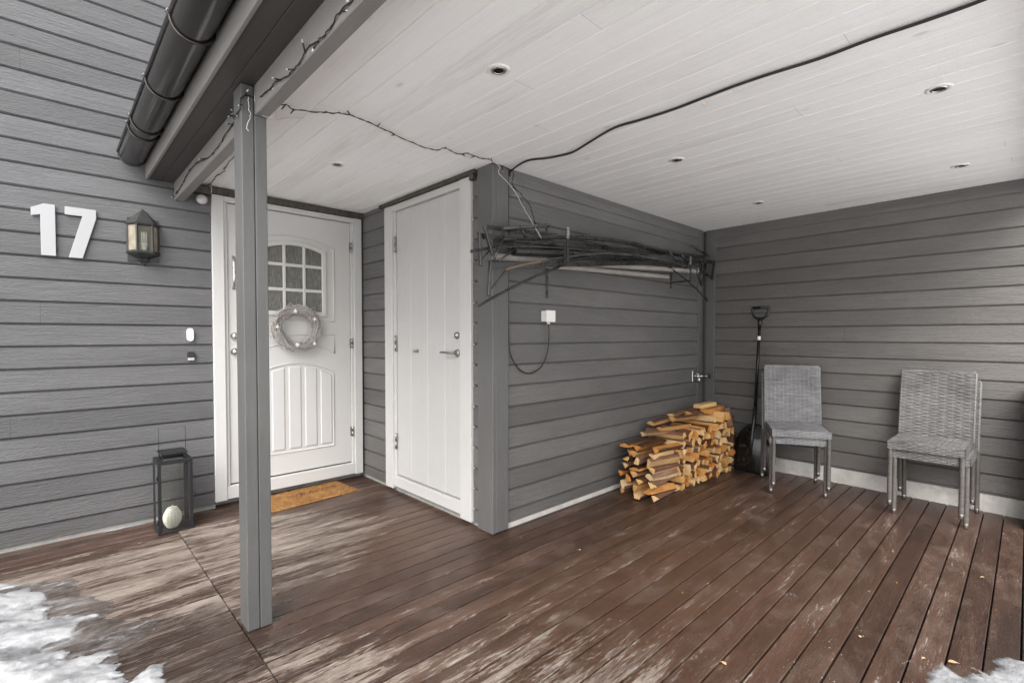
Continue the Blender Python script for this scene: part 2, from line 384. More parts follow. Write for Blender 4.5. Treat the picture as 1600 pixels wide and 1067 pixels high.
def concrete(name, c):
    t = NT(name); p = t.pos(); n = t.noise(p, 7, 7, .7); f = t.noise(p, 70, 4, .7)
    cc = t.ramp(n, [(.3, tuple(x * .7 for x in c)), (.55, c), (.75, tuple(min(1, x * 1.15) for x in c))])
    pit = t.ramp(f, [(.70, 0.0), (.76, 1.0)]); cc = t.mix(t.math('MULTIPLY', pit, .6), cc, tuple(x * .35 for x in c))
    return t.out(cc, .8, t.bump(t.math('ADD', n, f), .5, .006), spec=.3)
M['conc_white'] = concrete('limewashed_plinth', (.52, .50, .47)); M['conc_grey'] = concrete('raw_concrete', (.30, .30, .28))
def snow_mat():
    t = NT('old_snow'); p = t.pos(); n = t.noise(p, 9, 7, .7); f = t.noise(p, 120, 5, .7); b = t.noise(t.scale(p, (5, 9, 1)), 1, 5, .6)
    c = t.ramp(b, [(.34, (.15, .153, .160)), (.5, (.30, .305, .315)), (.64, (.42, .424, .43))])
    z_ = t.math('ADD', t.xyz(p)[2], t.math('MULTIPLY_ADD', t.noise(p, 26, 5, .7), .010, -.005))
    t.set(t.b.inputs['Alpha'], t.math('MULTIPLY', t.math('SUBTRACT', z_, .0018), 170.0, clamp=True))
    return t.out(c, .55, t.bump(t.math('ADD', n, t.math('MULTIPLY', f, .6)), .6, .010), spec=.3)
M['snow'] = snow_mat(); M['crumb'] = plain('snow_crumb', (.42, .42, .43), .6)
def ice_mat():
    t = NT('grey_slush_ice'); p = t.pos(); n = t.noise(t.scale(p, (8, 16, 1)), 1, 7, .7, .8)
    c = t.ramp(n, [(.3, (.045, .035, .030)), (.5, (.12, .105, .098)), (.66, (.36, .36, .37))])
    t.out(c, .14, t.bump(n, .6, .006), spec=.6)
    t.set(t.b.inputs['Alpha'], t.ramp(t.noise(p, 16, 6, .7), [(.38, .25), (.62, .85)]))
    return t.m
M['ice'] = ice_mat()
M['stucco'] = plain('stucco', (.3, .3, .3))

def glass(name, c=(1, 1, 1), rough=.02, alpha=.12):
    t = NT(name); n = t.node('ShaderNodeBsdfTransparent'); n.inputs[0].default_value = (*c, 1)
    g = t.node('ShaderNodeBsdfGlossy'); g.inputs['Roughness'].default_value = rough; g.inputs[0].default_value = (.9, .9, .9, 1)
    fr = t.node('ShaderNodeFresnel'); fr.inputs[0].default_value = 1.45
    mx = t.node('ShaderNodeMixShader'); t.l.new(t.math('ADD', fr.outputs[0], alpha * .3, clamp=True), mx.inputs[0]); t.l.new(n.outputs[0], mx.inputs[1]); t.l.new(g.outputs[0], mx.inputs[2])
    t.l.new(mx.outputs[0], t.n['Material Output'].inputs[0]); return t.m
M['glass'] = glass('clear_glass', (.90, .92, .90))
def amber():
    t = NT('smoky_amber_glass'); p = t.obj(); n = t.noise(p, 14, 3)
    c = t.ramp(n, [(.3, (.26, .22, .16)), (.7, (.46, .41, .32))]); t.out(c, .08, t.bump(t.noise(p, 40, 3), .2, .002), spec=.8)
    t.b.inputs['Transmission Weight'].default_value = .35
    return t.m
M['amber'] = amber()
def ribglass():
    t = NT('rippled_door_glass'); p = t.pos(); q = t.xyz(p)
    a = t.noise(t.comb(t.math('MULTIPLY', q[0], 210), 0.0, t.math('MULTIPLY', q[2], 16)), 1, 4, .65, .8)
    b = t.noise(p, 3.2, 3)
    c = t.ramp(a, [(.36, (.030, .034, .026)), (.52, (.085, .085, .065)), (.64, (.22, .20, .15)), (.76, (.42, .38, .29))])
    c = t.mix(t.math('MULTIPLY', b, .35), c, (.05, .055, .045), 'MIX')
    return t.out(c, .12, t.bump(a, .9, .006), spec=.9)
M['ribglass'] = ribglass()

# ------------------------------------------------------------------ setting
PY = 2.286; SX = 2.0; HY = 4.0; ZC = 2.295
gm = MB(); gm.add([(-400,-400,-.25),(400,-400,-.25),(400,400,-.25),(-400,400,-.25)], [(0,1,2,3)])
tag(gm.build('ground', plain('fresh_snow_ground', (.80, .81, .82), .6, 0, .04, .8, .3, src='pos')), kind='structure')

# deck boards, each a real board with its own gap
dk = MB(); rb = random.Random(3)
pitch = .0985
def board(x0, x1, y0, k):
    g = (.0030 if x1 < .6 else .0023) + rb.random() * .0018; dz = -rb.random() * .0015
    y1 = y0 + pitch - g; c = .0022; y0 += g
    pr = [(y0, -.03), (y0, dz - c), (y0 + c, dz), (y1 - c, dz), (y1, dz - c), (y1, -.03)]
    vs = [(x0, a, b) for a, b in pr] + [(x1, a, b) for a, b in pr]
    fs = [(i, i+1, i+7, i+6) for i in range(5)] + [tuple(range(6)), tuple(reversed(range(6, 12)))]
    dk.add(vs, fs)
n0, n1 = int(-.75 / pitch) - 1, int(4.16 / pitch)
for k in range(n0, n1 + 1):
    y = k * pitch
    board(-1.7, .5745, y, k)
    xe = 4.9
    board(.5795, xe if y < PY else (2.06 if y > PY + .0 else xe), y, k)
tag(dk.build('deck', M['deck']), kind='structure')
sb = MB(); sb.box(-1.65, -.80, -.2499, 4.88, 4.2, -.034)
tag(sb.build('deck_underlay', plain('dark_joists', (.010, .008, .006), .9)), kind='structure')

def siding_strip(mb, a, b, zs, ze, off, pitch, fn, mi=0):
    """cladding from a to b along the wall, z zs..ze; fn(u, d, z) -> world point, d = outwards"""
    prof = []
    k0 = math.floor((zs - off) / pitch) - 1; k1 = math.ceil((ze - off) / pitch) + 1
    for k in range(k0, k1):
        z = off + k * pitch
        prof += [(-.013, z - .004), (-.013, z + .001), (-.007, z + .0055), (.0, z + .0125), (.0, z + pitch - .004)]
    cl = [(d, min(max(z, zs), ze)) for d, z in prof]
    cl2 = [(-.013, zs)]
    for i, (d, z) in enumerate(cl):
        if zs < prof[i][1] < ze: 
            if len(cl2) == 1: cl2.append((cl2[0][0] if False else prof[i-1][0] if prof[i-1][0] > -.01 and d > -.01 else d, zs))
            cl2.append((d, z))
    cl2.append((cl2[-1][0], ze)); cl2.append((-.013, ze))
    for i in range(len(cl2) - 1):
        p0, p1 = cl2[i], cl2[i+1]
        if abs(p0[0]-p1[0]) + abs(p0[1]-p1[1]) < 1e-6: continue
        mb.add([fn(a, *p0), fn(b, *p0), fn(b, *p1), fn(a, *p1)], [(0, 1, 2, 3)], mi)

# --- house front wall
hw = thing('house_front_wall', 'grey clad house front with the white panelled entrance door', 'wall', (.5, HY, 0))
m = MB(); fn = lambda u, d, z: (u, HY - d, z)
siding_strip(m, -3.2, .855, .032, 5.2, .117, .1319, fn)
siding_strip(m, .855, 5.2, 2.42, 5.2, .117, .1319, fn)
m.build('siding', M['side_front'], hw, fixn=False)
m = MB(); m.box(-3.2, HY+.0135, .02, .86, HY+.2, 5.2); m.box(.86, HY+.0135, 2.3, 5.2, HY+.2, 5.2)
m.box(.8605, HY+.09, .02, 2.2, HY+.2, 2.2995)
m.build('wall_core', M['trim_z'], hw)
m = MB(); m.box(-3.2, HY+.012, -.04, .855, HY+.2, .0315); m.box(.8555, HY+.075, -.04, 2.0, HY+.2, .06)
m.build('plinth', M['conc_grey'], hw)
# casing
m = MB()
m.box(.852, HY-.018, .045, .928, HY+.03, 2.24); m.box(1.912, HY-.018, .045, 1.981, HY+.03, 2.24)
m.build('door_casing', M['white_z'], hw, .003)
m = MB(); m.box(.9285, HY-.013, 2.2, 1.9115, HY+.03, 2.24); m.box(.9285, HY-.012, .05, 1.9115, HY+.05, .145)
m.build('door_frame', M['white_h'], hw, .003)
m = MB(); m.box(.9285, HY-.002, .1455, .951, HY+.05, 2.1995); m.box(1.889, HY-.002, .1455, 1.9115, HY+.05, 2.1995)
m.build('door_jamb', M['white_z'], hw, .002)
def flashing_mat():
    t = NT('brown_drip_strip'); p = t.pos(); n = t.noise(t.scale(p, (40, 40, 14)), 1, 4, .6)
    return t.out(t.ramp(n, [(.3, (.022, .018, .014)), (.7, (.085, .072, .056))]), .6, t.bump(n, .4, .004))
M['flash'] = flashing_mat()
m = MB(); m.box(.845, HY-.028, 2.2425, 1.992, HY+.02, 2.289); m.build('drip_strip', M['flash'], hw, .002)
m = MB(); m.box(.846, HY-.033, 2.2405, .852, HY-.0285, 2.291); m.build('drip_cap', M['wire_white'], hw)
# door leaf
dl = MB(); DY = HY + .012
dl.box(.9535, DY, .155, 1.8865, DY+.05, 2.196)
door = dl.build('front_door', M['door'], hw, .003)
def molding(path, r, parent, name='panel_moulding', closed=True, mt='door'):
    mm = MB(); mm.tube(path, r, 6, 0, closed, True); return mm.build(name, M[mt], parent)
def arch(x0, x1, zs, zt, n=14):
    """points of a flat arch from (x1,zs) up to zt in the middle and down to (x0,zs)"""
    return [(x1 + (x0-x1)*i/n, zs + (zt-zs)*math.sin(math.pi*i/n)**.85 if 0 < i < n else zs) for i in range(n+1)]
def panel(x0, x1, zb, zs, zt, y, r):
    p = [(x0, y, zb), (x1, y, zb)] + [(a, y, b) for a, b in arch(x0, x1, zs, zt)]
    return p
cx = 1.420
# window: panes, frame, glazing bars
wx0, wx1, wz0, wzs, wzt = 1.200, 1.640, 1.432, 1.905, 1.950
m = MB(); m.prism([(wx0, wz0), (wx1, wz0)] + arch(wx0, wx1, wzs, wzt), 'y', DY-.003, DY-.001)
pane = m.build('window_pane', M['ribglass'], door)
def ring(inner, outer, y0, y1):
    mm = MB(); n = len(inner)
    vs = [(a, y0, b) for a, b in inner] + [(a, y0, b) for a, b in outer] + [(a, y1, b) for a, b in outer] + [(a, y1, b) for a, b in inner]
    fs = []
    for i in range(n):
        j = (i+1) % n; fs += [(i, j, n+j, n+i), (n+i, n+j, 2*n+j, 2*n+i), (3*n+i, 3*n+j, j, i)]
    mm.add(vs, fs); return mm
inn = [(wx0, wz0), (wx1, wz0)] + arch(wx0, wx1, wzs, wzt)
out_ = [(wx0-.036, wz0-.034), (wx1+.036, wz0-.034)] + arch(wx0-.036, wx1+.036, wzs+.024, wzt+.036)
ring(inn, out_, DY-.018, DY-.0005).build('window_frame', M['door'], door, .004)
m = MB()
for x in (1.345, 1.4975): m.box(x-.0115, DY-.013, wz0, x+.0115, DY-.0032, 1.948)
for z in (1.600, 1.794): m.box(wx0, DY-.0115, z-.0125, wx1, DY-.0032, z+.0125)
m.build('glazing_bars', M['door'], door, .003)
molding(panel(1.095, 1.745, 1.36, 1.955, 2.025, DY, 0), .0065, door)
molding([(1.095, DY, 1.245), (1.745, DY, 1.245), (1.745, DY, 1.09)] + [(a, DY, b) for a, b in arch(1.11, 1.73, 1.10, 1.185)] + [(1.095, DY, 1.09)], .0055, door)
ax0, ax1 = 1.105, 1.735
molding(panel(ax0, ax1, .32, .93, 1.02, DY, 0), .0065, door)
m = MB()
xs = [1.10, 1.215, 1.345, 1.475, 1.605, 1.735]
for i in range(5):
    a = ax0 + (ax1-ax0)*i/5 + .014; b = ax0 + (ax1-ax0)*(i+1)/5 - .014
    def zt(x): u = (x-ax0)/(ax1-ax0); return .93 + .09*math.sin(math.pi*u)**.85 - .022
    m.add([(a, DY-.001, .342), (b, DY-.001, .342), (b, DY-.001, zt(b)), (a, DY-.001, zt(a)),
           (a+.008, DY-.006, .352), (b-.008, DY-.006, .352), (b-.008, DY-.006, zt(b)-.01), (a+.008, DY-.006, zt(a)-.01)],
          [(4,5,6,7), (0,1,5,4), (1,2,6,5), (2,3,7,6), (3,0,4,7)])
m.build('raised_panel', M['door'], door)
for z in (1.99, 1.175, .42):
    m = MB(); m.tube([(1.893, HY-.006, z-.042), (1.893, HY-.006, z-.001)], .0075, 10); m.tube([(1.893, HY-.006, z+.001), (1.893, HY-.006, z+.042)], .0075, 10)
    m.box(1.876, HY-.004, z-.04, 1.893, HY+.006, z+.04); m.build('hinge', M['steel_dark'], door)
for z in (1.237, 1.122):
    m = MB(); MM = Matrix.Translation((.992, DY, z)) @ Matrix.Rotation(math.pi/2, 4, 'X')
    m.lathe([(0, .045), (.012, .044), (.021, .036), (.025, .024), (.024, .012), (.027, .006), (.027, 0)], M=MM, n=20); m.build('door_knob', M['chrome'], door)
m = MB(); m.tube([(.992, DY-.002, 1.585), (.990, DY-.035, 1.60), (.985, DY-.052, 1.64), (.984, DY-.056, 1.70), (.985, DY-.052, 1.76), (.990, DY-.035, 1.80), (.992, DY-.002, 1.815)], .010, 10)
m.build('pull_handle', M['chrome'], door)
m = MB(); m.box(.9535, DY+.006, .1465, 1.8865, DY+.02, .1545); m.build('door_seal', M['rubber'], door)

# --- storage room
st = thing('storage_room', 'grey clad storage room jutting onto the deck with a white plank door', 'storage room', (SX, PY, 0))
fd = lambda u, d, z: (SX - d, u, z)
m = MB(); siding_strip(m, 3.59, HY-.001, .03, 2.300, .108, .1342, fd); siding_strip(m, 2.415, 2.478, .03, 2.300, .108, .1342, fd)
m.build('siding', M['side_door'], st, fixn=False)
fp = lambda u, d, z: (u, PY - d, z)
m = MB(); siding_strip(m, 2.12, 4.80, .034, 2.205, .108, .1342, fp); m.build('siding', M['side_pipe'], st, fixn=False)
m = MB(); m.box(SX+.0135, 3.59, .028, SX+.1, HY+.013, 2.3); m.box(SX+.0135, PY+.0135, .028, SX+.1, 2.478, 2.3); m.box(SX+.1005, PY+.0135, .03, 4.95, PY+.1, 2.3)
m.box(SX+.06, 2.4785, .12, SX+.0995, 3.5895, 2.3)
m.build('wall_core', M['trim_z'], st)
m = MB(); m.box(SX-.016, PY-.0165, .004, SX+.0133, 2.415, 2.294); m.build('corner_board', M['trim_z'], st, .003)
m = MB(); m.box(SX+.0136, PY-.0165, .006, 2.1195, PY+.0132, 2.294); m.build('corner_board', M['trim_z'], st, .003)
m = MB(); m.box(4.715, PY-.012, .034, 4.80, PY+.0132, 2.294); m.build('corner_board', M['trim_z'], st, .003)
m = MB(); m.box(2.12, PY-.010, 2.2055, 4.7145, PY+.0132, 2.294); m.build('frieze_board', M['side_pipe'], st, .002)
m = MB(); m.box(2.12, PY+.001, -.03, 4.9, PY+.09, .0335); m.build('plinth', M['conc_white'], st)
m = MB(); m.box(SX+.016, 2.30, -.03, SX+.1, HY+.07, .0275); m.build('plinth', M['conc_grey'], st)
m = MB(); m.box(SX-.020, 3.472, .022, SX+.02, 3.589, 2.262); m.box(SX-.020, 2.479, .022, SX+.02, 2.598, 2.262); m.build('door_casing', M['white_z'], st, .003)
m = MB(); m.box(SX-.016, 2.5985, 2.214, SX+.02, 3.4715, 2.262); m.box(SX-.012, 2.5985, .042, SX+.055, 3.4715, .128); m.build('door_frame', M['white_y'], st, .003)
m = MB(); m.box(SX-.004, 3.440, .1285, SX+.05, 3.4715, 2.2135); m.build('door_jamb', M['white_z'], st, .002)
m = MB(); m.box(SX-.036, 2.425, 2.2645, SX+.01, 3.65, 2.291); m.box(SX-.034, 2.44, 2.2295, SX+.0, 2.4785, 2.264); m.build('drip_strip', M['flash'], st, .002)
m = MB(); ys = [2.602, 2.794, 3.011, 3.236, 3.437]
for a, b in zip(ys[:-1], ys[1:]): m.box(SX+.005, a+.0006, .137, SX+.05, b-.0006, 2.2115)
sdoor = m.build('plank_door', M['door_store'], st, .0045)
for z in (1.955, 1.18, .405):
    m = MB(); m.tube([(SX-.010, 3.4385, z-.062), (SX-.010, 3.4385, z-.001)], .0075, 10); m.tube([(SX-.010, 3.4385, z+.001), (SX-.010, 3.4385, z+.062)], .0075, 10)
    m.box(SX-.008, 3.43, z-.06, SX+.003, 3.447, z+.06); m.build('hinge', M['steel_dark'], sdoor)
MX = lambda y, z: Matrix.Translation((SX+.004, y, z)) @ Matrix.Rotation(-math.pi/2, 4, 'Y')
m = MB(); m.lathe([(0, .022), (.008, .022), (.009, .018), (.016, .017), (.022, .012), (.024, .006), (.025, 0)], M=MX(2.652, 1.242), n=22); m.build('door_lock', M['steel_dark'], sdoor)
m = MB(); m.lathe([(0, .012), (.02, .012), (.026, .008), (.027, 0)], M=MX(2.652, 1.122), n=22)
m.tube([(SX-.005, 2.652, 1.122), (SX-.05, 2.652, 1.122)], .009, 10)
m.tube([(SX-.048, 2.648, 1.122), (SX-.054, 2.67, 1.124), (SX-.055, 2.70, 1.126), (SX-.055, 2.765, 1.126)], .0095, 10, flat=.8)
m.build('door_handle', M['steel_dark'], sdoor, .001)
m = MB(); m.lathe([(0, .038), (.010, .037), (.011, .030), (.008, .018), (.012, 0)], M=MX(3.139, 1.125), n=14); m.build('door_stop', M['steel_dark'], sdoor)

# --- side wall (behind the chairs)
sw = thing('side_wall', 'long grey clad wall with a white plinth behind the wicker chairs', 'wall', (4.860, PY, 0), R(-2.0)); local(sw)
fs_ = lambda u, d, z: (-d, -u, z)
m = MB(); siding_strip(m, .118, 2.75, .132, 2.205, .130, .1315, fs_); m.build('siding', M['side_right'], sw, fixn=False)
m = MB(); m.box(-.010, -2.75, 2.2055, .0132, -.118, 2.294); m.build('frieze_board', M['side_right'], sw, .002)
m = MB(); m.box(-.016, -.1175, .132, .0132, -.024, 2.294); m.build('corner_board', M['trim_z'], sw, .003)
m = MB(); m.box(.0135, -2.75, .12, .12, .05, 2.3); m.build('wall_core', M['trim_z'], sw)
m = MB(); m.box(-.004, -2.75, -.03, .12, .02, .120); m.build('plinth', M['conc_white'], sw)

# --- porch roof: ceiling, soffit, fascia, beam, top
rf = thing('porch_roof', 'porch roof with whitewashed board ceiling above the deck', 'roof', (2.5, 1.5, 2.27))
m = MB(); x = .788 - .125; RY0 = -.06
while x < 5.0:
    a, b = max(x, .690), min(x + .125, 5.0); g = .0009; c = .0018
    pr = [(a+g, ZC+.012), (a+g, ZC+c), (a+g+c, ZC), (b-g-c, ZC), (b-g, ZC+c), (b-g, ZC+.012)]
    vs = [(u, RY0, z) for u, z in pr] + [(u, HY-.002, z) for u, z in pr]
    m.add(vs, [(i, i+1, i+7, i+6) for i in range(5)])
    x += .125
m.build('ceiling_boards', M['ceiling'], rf, fixn=False)
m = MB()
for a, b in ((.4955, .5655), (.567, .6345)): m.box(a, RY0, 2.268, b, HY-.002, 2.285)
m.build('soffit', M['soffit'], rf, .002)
m = MB(); m.box(.480, RY0-.02, 2.262, .495, HY-.002, 2.385); m.build('fascia', M['trim_y'], rf, .002)
m = MB(); m.box(.635, RY0, 2.152, .6885, HY-.006, 2.2945); m.build('beam', M['trim_y'], rf, .004)
m = MB(); m.prism([(.40, 2.395), (5.3, 2.75), (5.3, 2.80), (.40, 2.445)], 'y', RY0-.05, HY-.0015); m.build('roof_covering', plain('dark_roof_sheet', (.03, .03, .03), .6), rf)
m = MB(); m.box(.496, RY0+.001, 2.3075, 5.0, HY-.002, 2.38); m.box(.6890, RY0-.018, 2.20, 5.0, RY0, 2.385); m.build('roof_core', M['trim_y'], rf)
# gutter
gt = MB(); gc = (.408, 2.392); gr = .069; n = 18
ins, outs = [], []
for i in range(n+1):
    a = math.pi + math.pi*i/n; outs.append((gc[0]+gr*math.cos(a), gc[1]+gr*math.sin(a))); ins.append((gc[0]+(gr-.003)*math.cos(a), gc[1]+(gr-.003)*math.sin(a)))
gy0, gy1 = -.3, 3.955
for prof, sgn in ((outs, 1), (ins, -1)):
    vs = [(u, gy0, z) for u, z in prof] + [(u, gy1, z) for u, z in prof]; k = len(prof)
    gt.add(vs, [(i, i+1, i+1+k, i+k) for i in range(k-1)], 0, True)
gt.tube([(gc[0]-gr-.002, gy0, gc[1]+.004), (gc[0]-gr-.002, gy1, gc[1]+.004)], .0085, 10)
gt.add([(u, gy1, z) for u, z in outs], [tuple(range(len(outs)))]); gt.tube([(gc[0]+(gr+.001)*math.cos(math.pi+math.pi*i/n), gy1-.004, gc[1]+(gr+.001)*math.sin(math.pi+math.pi*i/n)) for i in range(n+1)], .006, 6)
def gutter_mat():
    t = NT('dark_brown_gutter_metal'); p = t.pos(); n_ = t.noise(t.scale(p, (20, 3, 20)), 1, 6, .65); f = t.noise(p, 60, 4)
    c = t.ramp(n_, [(.3, (.006, .005, .004)), (.6, (.013, .010, .008)), (.8, (.05, .04, .028))])
    return t.out(c, t.math('MULTIPLY_ADD', f, .22, .08), t.bump(n_, .08, .003), 0, .9)
M['gutter'] = gutter_mat()
g_o = gt.build('gutter', M['gutter'], rf, fixn=False)
for i, y in enumerate((3.40, 3.28, 2.74, 2.14, 1.5, .9, .3)):
    m = MB(); pts = [(gc[0]+(gr+.004)*math.cos(math.pi+math.pi*k/16), y, gc[1]+(gr+.004)*math.sin(math.pi+math.pi*k/16)) for k in range(17)]
    pts = [(gc[0]-gr+.008, y, gc[1]+.016), (gc[0]-gr-.008, y, gc[1]+.018), (gc[0]-gr-.013, y, gc[1]+.006)] + pts
    m.tube(pts, .0055, 8); m.build('gutter_bracket', M['gutter'], g_o)

# --- post
po = thing('porch_post', 'grey painted timber post made of two joined studs', 'post', (.63, 2.27, 0)); local(po)
m = MB(); m.box(-.046, -.053, .004, .0015, .056, 2.266); m.build('stud', M['post'], po, .0035, 2)
m = MB(); m.box(.0035, -.053, .003, .051, .056, 2.151); m.build('stud', M['post'], po, .0035, 2)

# ------------------------------------------------------------------ ceiling spotlights
def spot(x, y, label):
    t = thing('ceiling_spotlight', label, 'spotlight', (x, y, ZC), group='recessed spotlights in the porch ceiling'); local(t)
    return t
t = spot(1.319, 1.471, 'round recessed spotlight nearest above the middle of the deck, largest in view')
m = MB(); m.lathe([(.047, .0), (.0465, -.003), (.040, -.0055), (.031, -.004), (.030, -.0015)], n=36); m.build('trim_ring', M['white_plastic'], t)
m = MB(); m.lathe([(.0295, -.001), (.028, -.006), (.022, -.006), (.021, -.002)], n=36); m.build('lamp_ring', M['chrome'], t)
m = MB(); m.lathe([(.0212, -.003), (.0, -.003)], n=24); m.build('lens', plain('dark_lamp_glass', (.012, .009, .007), .15), t)
for x, y, lb in ((2.785, .285, 'recessed spotlight nearest the top right, right of the black ceiling cable'),
                 (1.313, 2.953, 'small recessed spotlight between the post and the entrance door'),
                 (2.76, 1.477, 'recessed spotlight beyond the black ceiling cable, centre right of the ceiling'),
                 (4.135, .312, 'recessed spotlight above the right-hand stack of wicker chairs'),
                 (4.118, 1.5, 'smallest recessed spotlight, near the corner above the woodpile')):
    c = copy_tree(t); c.location = (x, y, ZC); c['label'] = lb

# ------------------------------------------------------------------ house number
white_num = plain('white_number_plastic', (.37, .37, .38), .35, 0, .02, 5, .03)
def digit(pts, label, screws, nm):
    x = sum(p[0] for p in pts)/len(pts)
    m = MB(); m.prism(pts, 'y', HY-.016, HY-.006)
    d = thing('house_number', label, 'house number', (x, HY, 1.71), group='house number digits beside the lantern')
    m.build('digit', white_num, d, .0015)
    for sx, sz in screws:
        m = MB(); m.lathe([(0, -.0175), (.0045, -.017), (.005, -.0155)], M=Matrix.Translation((sx, HY, sz)) @ Matrix.Rotation(-math.pi/2, 4, 'X') @ Matrix.Scale(-1, 4, (0,0,1)), n=10); m.build('screw', M['steel_dark'], d)
digit([(-.061, 1.982), (-.006, 2.014), (.043, 2.014), (.043, 1.712), (-.0215, 1.712), (-.0215, 1.948), (-.061, 1.936)], 'white digit 1 screwed to the grey wall', [(.012, 1.992), (.012, 1.735)], 1)
digit([(.085, 2.014), (.229, 2.014), (.229, 1.962), (.162, 1.711), (.098, 1.711), (.164, 1.966), (.085, 1.966)], 'white digit 7 screwed to the grey wall', [(.143, 1.990), (.134, 1.735)], 7)

# ------------------------------------------------------------------ wall lantern
wlx = .462; L = thing('wall_lantern', 'black half hexagonal wall lantern with amber glass beside the house number', 'wall lamp', (wlx, HY, 1.70)); local(L)
L.location = (wlx, HY-.003, 1.70)
M['cast'] = plain('weathered_cast_metal', (.045, .048, .046), .42, .4, .45, 30, .35)
def hex_(r, z): return [(-r, -.004, z), (-r*.5, -.004-r*.92, z), (r*.5, -.004-r*.92, z), (r, -.004, z)]
def loft(m, rings, mi=0):
    for a, b in zip(rings[:-1], rings[1:]):
        A, B = hex_(*a), hex_(*b)
        for i in range(3): m.add([A[i], A[i+1], B[i+1], B[i]], [(0,1,2,3)], mi)
        m.add([A[3], A[0], B[0], B[3]], [(0,1,2,3)], mi)
m = MB(); loft(m, [(.092, .256), (.094, .262), (.080, .275), (.062, .302), (.046, .316), (.046, .320), (.040, .322), (.022, .345), (.012, .352), (.004, .362)]); A = hex_(.092, .256); m.add(A, [(0,1,2,3)])
m.build('lantern_roof', M['cast'], L, .001)
m = MB(); loft(m, [(.006, .0), (.010, .006), (.013, .016), (.034, .030), (.036, .036), (.030, .041), (.062, .055), (.080, .064), (.090, .073), (.092, .080), (.086, .083)]); m.add(hex_(.086, .083), [(0,1,2,3)])
m.build('lantern_base', M['cast'], L, .001)
m = MB()
H0, H1 = hex_(.080, .083), hex_(.080, .257)
for i in range(4): m.bar(H0[i], H1[i], .011, .011)
for i in range(3):
    m.bar(H0[i], H0[i+1], .012, .008); m.bar(H1[i], H1[i+1], .012, .008)
m.box(-.083, -.004, .02, .083, .006, .30)
m.build('lantern_frame', M['cast'], L, .001)
for i in range(3):
    m = MB(); a, b = [Vector(p) for p in (H0[i], H0[i+1])]; c, d = [Vector(p) for p in (H1[i+1], H1[i])]
    m.add([a, b, c, d], [(0,1,2,3)]); m.build('lantern_pane', M['amber'] if i != 1 else M['glass'], L, fixn=False)
m = MB(); m.box(-.06, -.0085, .085, .06, -.0055, .255); m.build('back_reflector', plain('pale_reflector', (.5, .45, .36), .4), L)
m = MB(); m.lathe([(.018, .0), (.018, .03), (.022, .034), (.022, .05), (.010, .052)], (0, -.04, .088), 16)
for dx in (-.012, 0, .012): m.tube([(dx, -.045, .135), (dx, -.045, .205), (dx, -.038, .212), (dx, -.030, .205), (dx, -.030, .135)], .0055, 8)
m.build('bulb', plain('bulb_white', (.8, .78, .72), .3), L)

# ------------------------------------------------------------------ doorbell, sensor
m = MB()
def capsule(cx_, cz, w_, h_, n=10):
    r = w_/2; return [(cx_ + r*math.cos(a), cz + h_/2 - r + r*math.sin(a)) for a in [math.pi*i/n for i in range(n+1)]] + [(cx_ + r*math.cos(a), cz - h_/2 + r + r*math.sin(a)) for a in [math.pi + math.pi*i/n for i in range(n+1)]]
db = thing('doorbell', 'white capsule shaped doorbell on the grey wall by the entrance', 'doorbell', (.7135, HY, 1.20))
m.prism(capsule(.7135, 1.246, .040, .090), 'y', HY-.022, HY-.001); m.build('housing', M['white_plastic'], db, .003, 2)
m = MB(); m.lathe([(0, -.024), (.0085, -.0235), (.009, -.0218)], M=Matrix.Translation((.7135, HY, 1.268)) @ Matrix.Rotation(-math.pi/2, 4, 'X') @ Matrix.Scale(-1, 4, (0, 0, 1)), n=14); m.build('button', plain('grey_button', (.22, .22, .22), .4), db)
ks = thing('entry_keypad', 'small square black sensor with a silver lower edge below the doorbell', 'sensor', (.715, HY, 1.07))
m = MB(); m.box(.695, HY-.02, 1.090, .736, HY-.001, 1.127); m.build('housing', M['black_plastic'], ks, .002)
m = MB(); m.box(.696, HY-.022, 1.068, .735, HY-.001, 1.0895); m.build('lower_edge', M['chrome'], ks, .002)
m = MB(); m.lathe([(0, -.024), (.007, -.0235), (.008, -.0198)], M=Matrix.Translation((.7155, HY, 1.108)) @ Matrix.Rotation(-math.pi/2, 4, 'X') @ Matrix.Scale(-1, 4, (0, 0, 1)), n=14); m.build('button', M['white_plastic'], ks)

# round glass lamp by the beam end
rl = thing('round_lamp', 'small round glass lamp on the wall under the beam end', 'lamp', (.79, HY, 2.19)); local(rl)
rl.location = (.785, HY-.002, 2.178)
m = MB(); RX = Matrix.Rotation(math.pi/2, 4, 'X')
m.lathe([(.020, .0), (.020, .03), (.030, .035), (.036, .05), (.037, .058), (.034, .062)], M=RX, n=20); m.build('lamp_body', plain('grey_lamp_body', (.16, .15, .15), .4, .5), rl)
m = MB(); m.lathe([(.034, .058), (.030, .068), (.018, .075), (0, .078)], M=RX, n=20); m.build('lens', plain('frosted_lens', (.52, .49, .49), .15), rl)
m = MB(); m.box(-.055, -.05, .045, .06, 0, .10); m.build('bracket', M['flash'], rl, .004)

